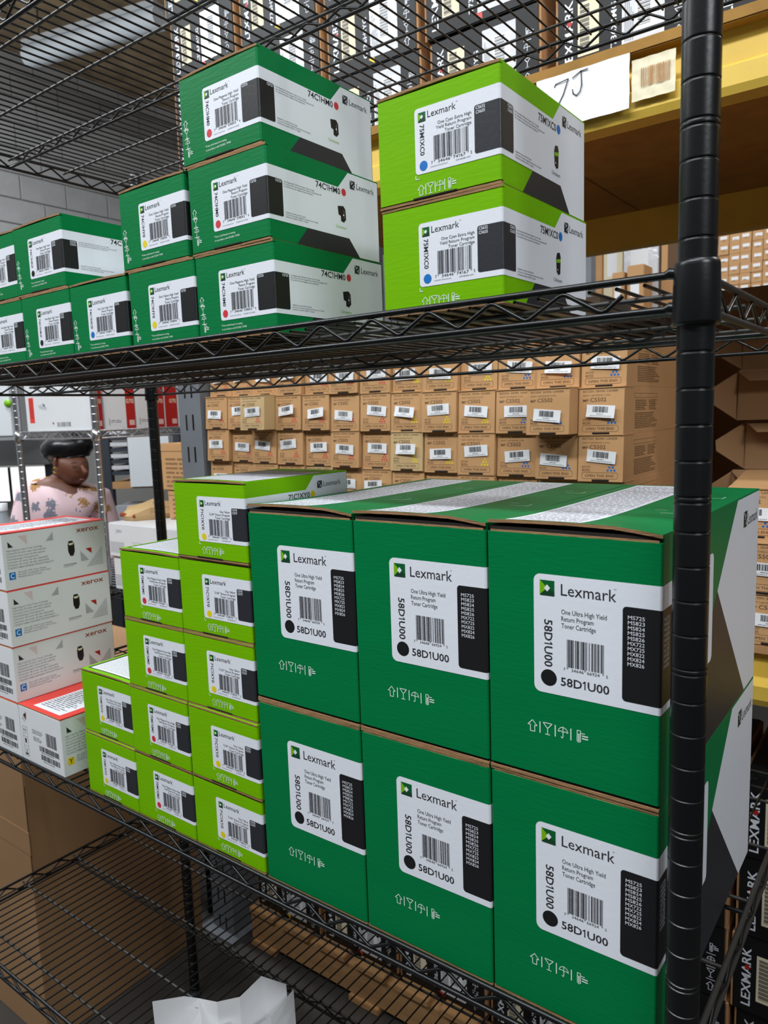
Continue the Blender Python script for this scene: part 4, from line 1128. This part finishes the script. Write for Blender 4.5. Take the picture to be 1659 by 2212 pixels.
# ---- things further left
def at_depth_box(name, u0, v0, u1, v1, depth, d, m, label, cat, parts=None):
    """a box seen front on at a depth along the view, d deep"""
    a_ = px_at(u0, v1, depth); b_ = px_at(u1, v1, depth); c_ = px_at(u0, v0, depth)
    W = (Vector((b_.x, b_.y)) - Vector((a_.x, a_.y))).length; H = c_.z - a_.z
    root = empty(name, (a_.x, a_.y, a_.z), (0, 0, CAM_ROT.z)); tag(root, label, cat)
    return root, W, H, d
r_, W, H, d = at_depth_box('wall_cabinet', -160, 700, 40, 955, 4.6, 0.35, 'pale_panel', 'pale grey cabinet at the left edge behind the chrome post', 'cabinet')
base = r_.location.z - FLOOR
MB().box(0, 0, 0, W, d, H, 'pale_panel', 0.006).build('body', r_); MB().box(W * .52, -0.018, 0.02, W - .02, 0, H - .02, 'pale_panel', 0.004).build('door', r_); MB().box(0.02, -0.018, 0.02, W * .5, 0, H - .02, 'pale_panel', 0.004).build('door', r_)
q_ = MB().lathe([(0.0, 0), (0.022, 0.0), (0.022, 0.012), (0.0, 0.012)], 'logo_lime', 16).build('green_magnet', r_); q_.location = (W - 0.03, -0.018, 0.22); q_.rotation_euler = (math.pi / 2, 0, 0)
MB().box(0.02, .05, -base, W * .30, d - .05, 0, 'grey_panel').build('plinth', r_)
r_, W, H, d = at_depth_box('grey_counter', -160, 957, 108, 1012, 5.2, 0.5, 'grey_panel', 'dark grey counter behind the person', 'counter')
base = r_.location.z - FLOOR
MB().box(0, 0, 0, W, d, H, 'grey_panel', 0.006).build('top', r_)
for x in (0.02, W - .06): MB().box(x, 0.05, -base, x + .04, d - .05, 0, 'dark_steel').build('leg', r_)
mg = empty('mug', px_at(72, 1008, 5.3), (0, 0, CAM_ROT.z)); mg.location.z = r_.location.z + H; tag(mg, 'brown mug with a red and white top on the grey counter', 'mug')  # cup shape stands in for small red, white and brown figurines
MB().lathe([(0.040, 0), (0.048, 0.01), (0.048, 0.095), (0.044, 0.10)], 'bear_brown', 18).build('body', mg)
MB().lathe([(0.046, 0.10), (0.046, 0.135), (0.03, 0.15)], 'white_print', 18).build('lid', mg); MB().lathe([(0.032, 0.15), (0.026, 0.175), (0.004, 0.19)], 'red_print', 18).build('knob', mg)
MB().tube([(0.046, 0, .02), (0.085, 0, .03), (0.085, 0, .07), (0.046, 0, .08)], 0.008, 'pale_panel', 8).build('handle', mg)
# lit window beyond the counter
wn = px_at(-60, 1085, 5.8); we = px_at(106, 1085, 5.8); wt = px_at(-60, 1012, 5.8)
W = (Vector((we.x, we.y)) - Vector((wn.x, wn.y))).length; H = wt.z - wn.z
wr0 = empty('window_1', wn, (0, 0, CAM_ROT.z)); wr0['kind'] = 'structure'; wr0['label'] = 'bright low window behind the person'
mat('daylight_pane', (255, 255, 255), 0.5, emit=1.3)
for k, (x0, x1) in enumerate(((0, W * .51), (W * .54, W))): MB().box(x0, 0, 0, x1, 0.01, H, 'daylight_pane').build('pane', wr0)
MB().box(W * .51, -0.01, 0, W * .54, 0.02, H, 'dark_steel').build('mullion', wr0); MB().box(-.03, -0.01, -0.04, W + .03, 0.03, 0, 'grey_panel').build('sill', wr0)
MB().box(-.03, 0.0, -(wn.z - FLOOR), W + .03, 0.03, -0.04, 'grey_panel').build('wall_below', wr0)
# water bottle standing behind the red-lid boxes
bt = empty('water_bottle', (px_on(3, 1090, 1, 0.42).x, 0.42, LOWZ))
tag(bt, 'clear plastic water bottle with blue label at the left edge', 'bottle')
MB().lathe([(0.030, 0), (0.033, 0.01), (0.033, 0.25), (0.030, 0.275), (0.014, 0.305), (0.013, 0.325)], 'bottle_plastic', 20).build('body', bt)
MB().lathe([(0.0335, 0.205), (0.0335, 0.25)], 'blue_print', 20, cap=False).build('label_band', bt); MB().lathe([(0.0150, 0.318), (0.0150, 0.338), (0, 0.338)], 'white_print', 16).build('cap', bt)
# dark rack post with a tray rack behind the chrome post
dp = empty('dark_rack', px_at(238, 1100, 4.4)); dz_ = dp.location.z - FLOOR; dp.location.z = FLOOR; dp.rotation_euler = (0, 0, CAM_ROT.z)
tag(dp, 'dark steel rack holding trays and a white panel behind the kraft cartons', 'rack')
MB().box(-0.025, 0, 0, 0.025, 0.05, dz_ + 0.62, 'dark_steel', 0.003).build('post', dp)
MB().box(0.40, 0, 0, 0.44, 0.05, dz_ + 0.62, 'dark_steel', 0.003).build('post', dp)
for k in range(8): MB().box(0.03, 0.0, dz_ + 0.20 + k * 0.034, 0.13, 0.30, dz_ + 0.222 + k * 0.034, 'pale_grey_box' if k % 2 else 'dark_steel').build('tray', dp)
MB().box(0.025, 0, dz_ + 0.12, 0.40, 0.32, dz_ + 0.16, 'wood').build('shelf_board', dp)
MB().box(0.025, 0, dz_ - 0.32, 0.40, 0.32, dz_ - 0.28, 'wood').build('shelf_board', dp)
MB().box(0.14, -0.02, dz_ + 0.13, 0.38, 0.0, dz_ + 0.42, 'pale_panel').build('panel', dp)
MB().box(0.04, -0.02, dz_ - 0.24, 0.17, 0.2, dz_ + 0.02, 'grey_panel').build('grey_bin', dp)

# ================================================================== person
pbase = px_at(130, 1000, 3.45)
person = empty('person', (pbase.x, pbase.y, FLOOR), (0, 0, CAM_ROT.z))
tag(person, 'person in a black satin bonnet and pink patterned top, head bowed', 'person')
hz = pbase.z - FLOOR
K = 3.45 / F_PX
def pp_(u, v, y=0.0): return Vector(((u - 130) * K, y, hz - (v - 1000) * K))
def skin_obj(name, verts, edges, rad, m, root=0, sub=2, parent=None):
    me = bpy.data.meshes.new(name); me.from_pydata([tuple(v) for v in verts], edges, [])
    me.materials.append(MATS[m])
    o = bpy.data.objects.new(name, me); COL.objects.link(o); o.parent = parent
    sk = o.modifiers.new('skin', 'SKIN'); sk.use_smooth_shade = True
    for i, r in enumerate(rad):
        d = me.skin_vertices[0].data[i]; d.radius = r if isinstance(r, tuple) else (r, r); d.use_root = (i == root)
    sb = o.modifiers.new('sub', 'SUBSURF'); sb.levels = sub; sb.render_levels = sub
    return o
zs = hz
pel = Vector((-0.03, 0.06, 0.84)); bel = Vector((-0.03, 0.05, 1.00)); che = Vector((-0.02, 0.03, 1.13)); upc = pp_(114, 1062, 0.02); nek = pp_(132, 1032, 0.0); nk2 = pp_(142, 1012, -0.005)
hd1 = pp_(157, 1004, -0.01); hd2 = pp_(156, 976, -0.005); jaw = pp_(170, 1030, -0.035); chin = pp_(173, 1045, -0.045)
shL = pp_(64, 1074, -0.02); shR = pp_(192, 1088, 0.08)
V = [pel, bel, che, upc, nek, nk2, hd1, hd2, jaw, chin]
E_ = [(0, 1), (1, 2), (2, 3), (3, 4), (4, 5), (5, 6), (6, 7), (6, 8), (8, 9)]
Rr = [(.15, .12), (.14, .11), (.15, .11), (.12, .085), .052, .052, .092, .088, .066, .040]
def limb(a_, pts, rads):
    i = a_
    for q, r_ in zip(pts, rads): V.append(q); Rr.append(r_); E_.append((i, len(V) - 1)); i = len(V) - 1
    return i
elL = shL + Vector((-0.045, -0.05, -0.26)); wrL = elL + Vector((0.15, -0.20, -0.02)); 
elR = shR + Vector((0.06, -0.02, -0.26)); wrR = elR + Vector((0.02, -0.24, 0.0))
iL = limb(3, [shL, elL, wrL, wrL + Vector((.04, -.06, -.01))], [.060, .046, .030, (.034, .020)])
iR = limb(3, [shR, elR, wrR, wrR + Vector((.01, -.07, -.01))], [.060, .046, .030, (.034, .020)])
for (hand, ref, sgn) in ((iL, wrL, 1), (iR, wrR, -1)):
    h = V[hand]
    for k in range(4):
        off = Vector((0.018 * (k - 1.5), 0, 0)); ln = (0.032, 0.038, 0.036, 0.028)[k]
        limb(hand, [h + off + Vector((0, -.028, 0)), h + off + Vector((0, -.028 - ln * .6, -.010)), h + off + Vector((0, -.028 - ln, -.026))], [.009, .0085, .007])
    limb(hand, [h + Vector((sgn * .034, .012, -.004)), h + Vector((sgn * .044, -.014, -.014)), h + Vector((sgn * .038, -.034, -.020))], [.011, .0095, .008])
for s_ in (-1, 1):
    limb(0, [pel + Vector((s_ * .085, 0, -.06)), pel + Vector((s_ * .09, -.01, -.42)), pel + Vector((s_ * .09, .02, -.78)), pel + Vector((s_ * .10, -.10, -.81))], [.085, .058, .040, (.042, .028)])
body = skin_obj('body', V, E_, Rr, 'skin', 0, 2, person)
# clothes
mat('bear_cloth', (228, 198, 204), 0.85, bump=0.15, bscale=180)
m = MATS['bear_cloth']; nt = m.node_tree; b_ = nt.nodes['Principled BSDF']
tc = nt.nodes.new('ShaderNodeTexCoord'); vo = nt.nodes.new('ShaderNodeTexVoronoi'); vo.inputs['Scale'].default_value = 15
nz = nt.nodes.new('ShaderNodeTexNoise'); nz.inputs['Scale'].default_value = 40; ad = nt.nodes.new('ShaderNodeVectorMath'); ad.operation = 'MULTIPLY_ADD'
ad.inputs[1].default_value = (.05, .05, .05); nt.links.new(nz.outputs['Color'], ad.inputs[0]); nt.links.new(tc.outputs['Object'], ad.inputs[2]); nt.links.new(ad.outputs[0], vo.inputs['Vector'])
rp = nt.nodes.new('ShaderNodeValToRGB'); rp.color_ramp.interpolation = 'CONSTANT'
rp.color_ramp.elements[0].color = (1, 1, 1, 1); rp.color_ramp.elements[1].position = 0.36; rp.color_ramp.elements[1].color = (0, 0, 0, 1)
nt.links.new(vo.outputs['Distance'], rp.inputs[0])
r2 = nt.nodes.new('ShaderNodeValToRGB'); r2.color_ramp.interpolation = 'CONSTANT'
r2.color_ramp.elements[0].color = srgb(172, 128, 78); r2.color_ramp.elements[1].position = 0.6; r2.color_ramp.elements[1].color = srgb(122, 124, 138)
nt.links.new(vo.outputs['Color'], r2.inputs[0])
mx = nt.nodes.new('ShaderNodeMix'); mx.data_type = 'RGBA'; mx.inputs[6].default_value = srgb(228, 198, 204)
nt.links.new(rp.outputs[0], mx.inputs[0]); nt.links.new(r2.outputs[0], mx.inputs[7]); nt.links.new(mx.outputs[2], b_.inputs['Base Color'])
tv = [pel + Vector((0, 0, -.02)), bel, che, upc + Vector((0, 0, -.012)), pp_(120, 1040, 0.0), shL, elL, wrL * .75 + elL * .25, shR, elR, wrR * .75 + elR * .25]
skin_obj('top', tv, [(0, 1), (1, 2), (2, 3), (3, 4), (3, 5), (5, 6), (6, 7), (3, 8), (8, 9), (9, 10)], [(.175, .145), (.168, .14), (.175, .14), (.120, .10), .066, .086, .075, .055, .080, .072, .055], 'bear_cloth', 0, 2, person)
tr = []; te = []; rr = []
for s_ in (-1, 1):
    o_ = len(tr); tr += [pel + Vector((s_ * .07, 0, .06)), pel + Vector((s_ * .088, 0, -.08)), pel + Vector((s_ * .09, -.01, -.42)), pel + Vector((s_ * .09, .02, -.72))]; te += [(o_, o_ + 1), (o_ + 1, o_ + 2), (o_ + 2, o_ + 3)]; rr += [.10, .105, .078, .062]
skin_obj('trousers', tr + [pel + Vector((0, 0, .08))], te + [(8, 0), (8, 4)], rr + [(.15, .13)], 'denim', 8, 1, person)
# bonnet: gathered cap with a band
hc = pp_(151, 967, 0.0); bm_ = MB(); v = []; n = 24
for j in range(9):
    ph = math.pi * j / 8
    for i in range(n):
        a_ = 2 * math.pi * i / n; w_ = 1 + 0.035 * math.sin(a_ * 9 + j)
        x = math.sin(ph) * math.cos(a_) * 0.122 * w_; y = math.sin(ph) * math.sin(a_) * 0.112 * w_; z = math.cos(ph) * 0.070
        v.append(hc + Vector((x * .98 - z * .10 - .004, y, z + x * .14)))
bm_.add(v, [(j * n + i, (j + 1) * n + i, (j + 1) * n + (i + 1) % n, j * n + (i + 1) % n) for j in range(6) for i in range(n)], 'satin_black', True)
bon = bm_.build('bonnet', person)
ring = [v[6 * n + i % n] for i in range(n + 1)]
MB().tube(ring, 0.006, 'satin_black', 8).build('band', bon)
# face: nose, lips, eye, brow, ear with earring
fn = pp_(190, 1010, -0.085)
skin_obj('nose', [pp_(190, 1004, -.080), pp_(199, 1019, -.088), pp_(202, 1024, -.086)], [(0, 1), (1, 2)], [.010, .014, .011], 'skin', 0, 2, person)
MB().tube([pp_(184, 1037, -.088), pp_(191, 1034, -.100), pp_(197, 1036, -.085)], [0.003, 0.006, 0.003], 'lip', 8).build('lips', person)
for (u, y) in ((182, -.104), (198, -.066)):
    MB().tube([pp_(u - 6, 1007, y), pp_(u, 1009, y - .004), pp_(u + 5, 1008, y)], [0.001, 0.004, 0.001], 'hair', 6).build('eye', person)
    MB().tube([pp_(u - 8, 1000, y - .002), pp_(u, 997, y - .006), pp_(u + 6, 999, y - .002)], [0.001, 0.0035, 0.001], 'hair', 6).build('eyebrow', person)
skin_obj('ear', [pp_(140, 985, -.088), pp_(137, 994, -.092), pp_(140, 1003, -.090)], [(0, 1), (1, 2)], [(.012, .008), (.014, .008), (.010, .007)], 'skin', 0, 2, person)
eb = pp_(137, 1010, -.096)
MB().tube([eb + Vector((0.012 * math.cos(2 * math.pi * i / 14), 0, 0.012 * math.sin(2 * math.pi * i / 14) - .006)) for i in range(15)], 0.0016, 'gold', 6).build('earring', person)

# ================================================================== far rack to the right
FRY = 3.9
fr_ = empty('far_rack', (-1.6, FRY, FLOOR)); tag(fr_, 'far pallet rack with a yellow beam seen past the black post', 'rack')
bz = px_on(1650, 697, 1, FRY).z
MB().box(0, -0.02, bz - 0.13 - FLOOR, 2.6, 0.03, bz - .02 - FLOOR, 'rack_yellow', 0.004).build('beam', fr_)
MB().box(0, 0.9, bz - 0.13 - FLOOR, 2.6, 0.95, bz - .02 - FLOOR, 'rack_yellow', 0.004).build('beam', fr_)
MB().box(0, -0.01, bz - 0.02 - FLOOR, 2.6, 0.94, bz - FLOOR, 'chipboard').build('deck_board', fr_)
for x in (-0.09, 2.6):
    for y in (0.0, 0.86): MB().box(x, y, 0, x + 0.09, y + 0.07, 2.9, 'rack_grey', 0.003).build('upright', fr_)
SB = 0.056
sm = MB().box(0, 0, 0, SB * .96, 0.12, SB * .97, 'kraft_box', 0.0012).mesh('carton'); lb = MB().box(SB * .18, -0.0008, SB * .45, SB * .80, 0.001, SB * .74, 'paper').mesh('label'); tabm = MB().box(SB * .34, -0.0008, SB * .34, SB * .62, 0.001, SB * .40, 'kraft_ink_soft').mesh('tab')
x0 = px_on(1548, 600, 1, FRY).x
for i in range(7):
    for r in range(10):
        o = empty('small_box', (x0 + i * SB + rk.uniform(-.001, .001), FRY + .02 + rk.uniform(-.004, .006), bz + r * SB * .972), (0, 0, rk.uniform(-.02, .02)))
        tag(o, 'small kraft box with white label, %s from left, row %s up on the far rack' % (colname[i], ('one', 'two', 'three', 'four', 'five', 'six', 'seven', 'eight', 'nine', 'ten')[r]), 'box', 'small kraft boxes on the far rack')
        link('carton', sm, o); l_ = link('label', lb, o); l_.location = (rk.uniform(-.004, .004), 0, rk.uniform(-.008, .006)); link('tab', tabm, o)
# mixed cartons left of them on the far rack
def far_box(u0, u1, vtop, y, D, m, name, label, labelpart=None):
    a_ = px_on(u0, 640, 1, y); b_ = px_on(u1, 640, 1, y); t_ = px_on((u0 + u1) / 2, vtop, 1, y)
    o = empty(name, (a_.x, y, bz)); tag(o, label, 'carton', 'mixed cartons on the far rack')
    MB().box(0, 0, 0, b_.x - a_.x - .004, D, t_.z - bz, m, 0.004).build('carton', o)
    if labelpart: MB().box((b_.x - a_.x) * .2, -0.001, (t_.z - bz) * .55, (b_.x - a_.x) * .7, 0.001, (t_.z - bz) * .8, labelpart).build('label', o)
    return o
far_box(1230, 1302, 470, FRY + .30, .3, 'kraft_box', 'tall_carton', 'tall kraft carton on the far rack beside the cream one', 'paper')
far_box(1303, 1345, 480, FRY + .30, .3, 'cream_paper', 'cream_carton', 'cream carton between kraft and white on the far rack', 'paper')
far_box(1346, 1422, 470, FRY + .30, .3, 'clear_wrap', 'wrapped_carton', 'white plastic wrapped carton on the far rack', 'paper')
far_box(1427, 1500, 470, FRY + .30, .3, 'kraft_box', 'tall_carton', 'tall kraft carton on the far rack beside the black post', 'kraft_ink')
far_box(1322, 1349, 588, FRY + .04, .12, 'kraft_box', 'small_carton', 'smaller of two low kraft cartons before the cream carton', 'paper')
far_box(1354, 1392, 572, FRY + .04, .16, 'kraft_box', 'small_carton', 'larger of two low kraft cartons before the wrapped carton', 'paper')
# white carton and grey case at the back of the rack, above the kraft boxes
wb = empty('white_carton', (-0.86, 1.52, -0.344)); tag(wb, 'white carton with round dark mark at the back of the rack', 'carton')
MB().box(0, 0, 0, 0.22, 0.25, 0.72, 'white_box', 0.004).build('carton', wb); a = Art(on_front); a.disc(150, 690, 14, 'ink', 1, 18); a.disc(150, 690, 10, 'white_print', 2, 18); a.build('round_mark', wb)
gc = empty('grey_case', (-0.63, 1.56, -0.344)); tag(gc, 'dark grey case at the back of the rack beside the white carton', 'case')
MB().box(0, 0, 0, 0.15, 0.2, 0.66, 'grey_panel', 0.01).build('body', gc); MB().box(0.01, -0.012, 0.56, 0.14, 0.0, 0.64, 'dark_steel', 0.003).build('front_panel', gc)
bc_ = empty('brown_carton', (-0.46, 1.70, -0.344)); tag(bc_, 'large plain brown carton at the back of the rack behind opened cartons', 'carton')  # added box that darkens the view behind the opened cartons
MB().box(0, 0, 0, 0.62, 0.12, 0.72, 'brown_card', 0.004).build('carton', bc_); MB().box(0.29, -0.0008, 0, 0.34, 0.001, 0.72, 'kraft_box').build('tape', bc_)
# opened dark cartons lying at the right of the rack
for k in range(5):
    z = -0.344 + k * 0.1225
    o = empty('opened_carton', (-0.268 + rk.uniform(-.022, .022), 1.46 + rk.uniform(-.02, .02), z), (0, 0, rk.uniform(-.15, .15)))
    tag(o, 'opened kraft carton with splayed end flaps, %s of the shaded stack' % ('bottom', 'second', 'middle', 'fourth', 'top')[k], 'carton', 'opened kraft cartons in the shade')
    W = 0.19; H = 0.120; mb = MB()
    t = .003; mb.box(0, 0, 0, W, .2, t, 'brown_card'); mb.box(0, 0, H - t, W, .2, H, 'brown_card'); mb.box(0, 0, t, t, .2, H - t, 'brown_card'); mb.box(W - t, 0, t, W, .2, H - t, 'brown_card'); mb.box(0, .197, 0, W, .2, H, 'brown_card'); mb.build('sleeve', o)
    def fl(p, name): MB().add(p + [(q[0], q[1] + .002, q[2] + .002) for q in p], [(0, 1, 2, 3), (7, 6, 5, 4), (0, 4, 5, 1), (1, 5, 6, 2), (2, 6, 7, 3), (3, 7, 4, 0)], 'brown_card').build(name, o)
    fl([(0, 0, 0), (0, 0, H - .004), (-.062, -.050, H * .60), (-.060, -.050, H * .40)], 'side_flap'); fl([(W, 0, 0), (W, 0, H - .004), (W + .05, -.05, H * .8), (W + .05, -.05, H * .3)], 'side_flap')
    fl([(0.0, -.003, 0), (W, -.003, 0), (W - .004, -.008, H), (.004, -.008, H)], 'end_flap'); fl([(0.0, -.004, H - .002), (W, -.004, H - .002), (W - .03, -.055, H * .78), (.03, -.055, H * .78)], 'top_flap')
sc = empty('white_sleeve', (-0.480, 1.275, -0.344 + 0.0)); tag(sc, 'white carton sleeve leaning beside the opened kraft cartons', 'carton')
MB().box(0, 0, 0, .09, .25, .50, 'white_box', .003).build('carton', sc); MB().add([(0, -.001, .5), (.09, -.001, .5), (.13, -.05, .42), (.03, -.05, .40)], [(0, 1, 2, 3)], 'white_box').build('flap', sc)
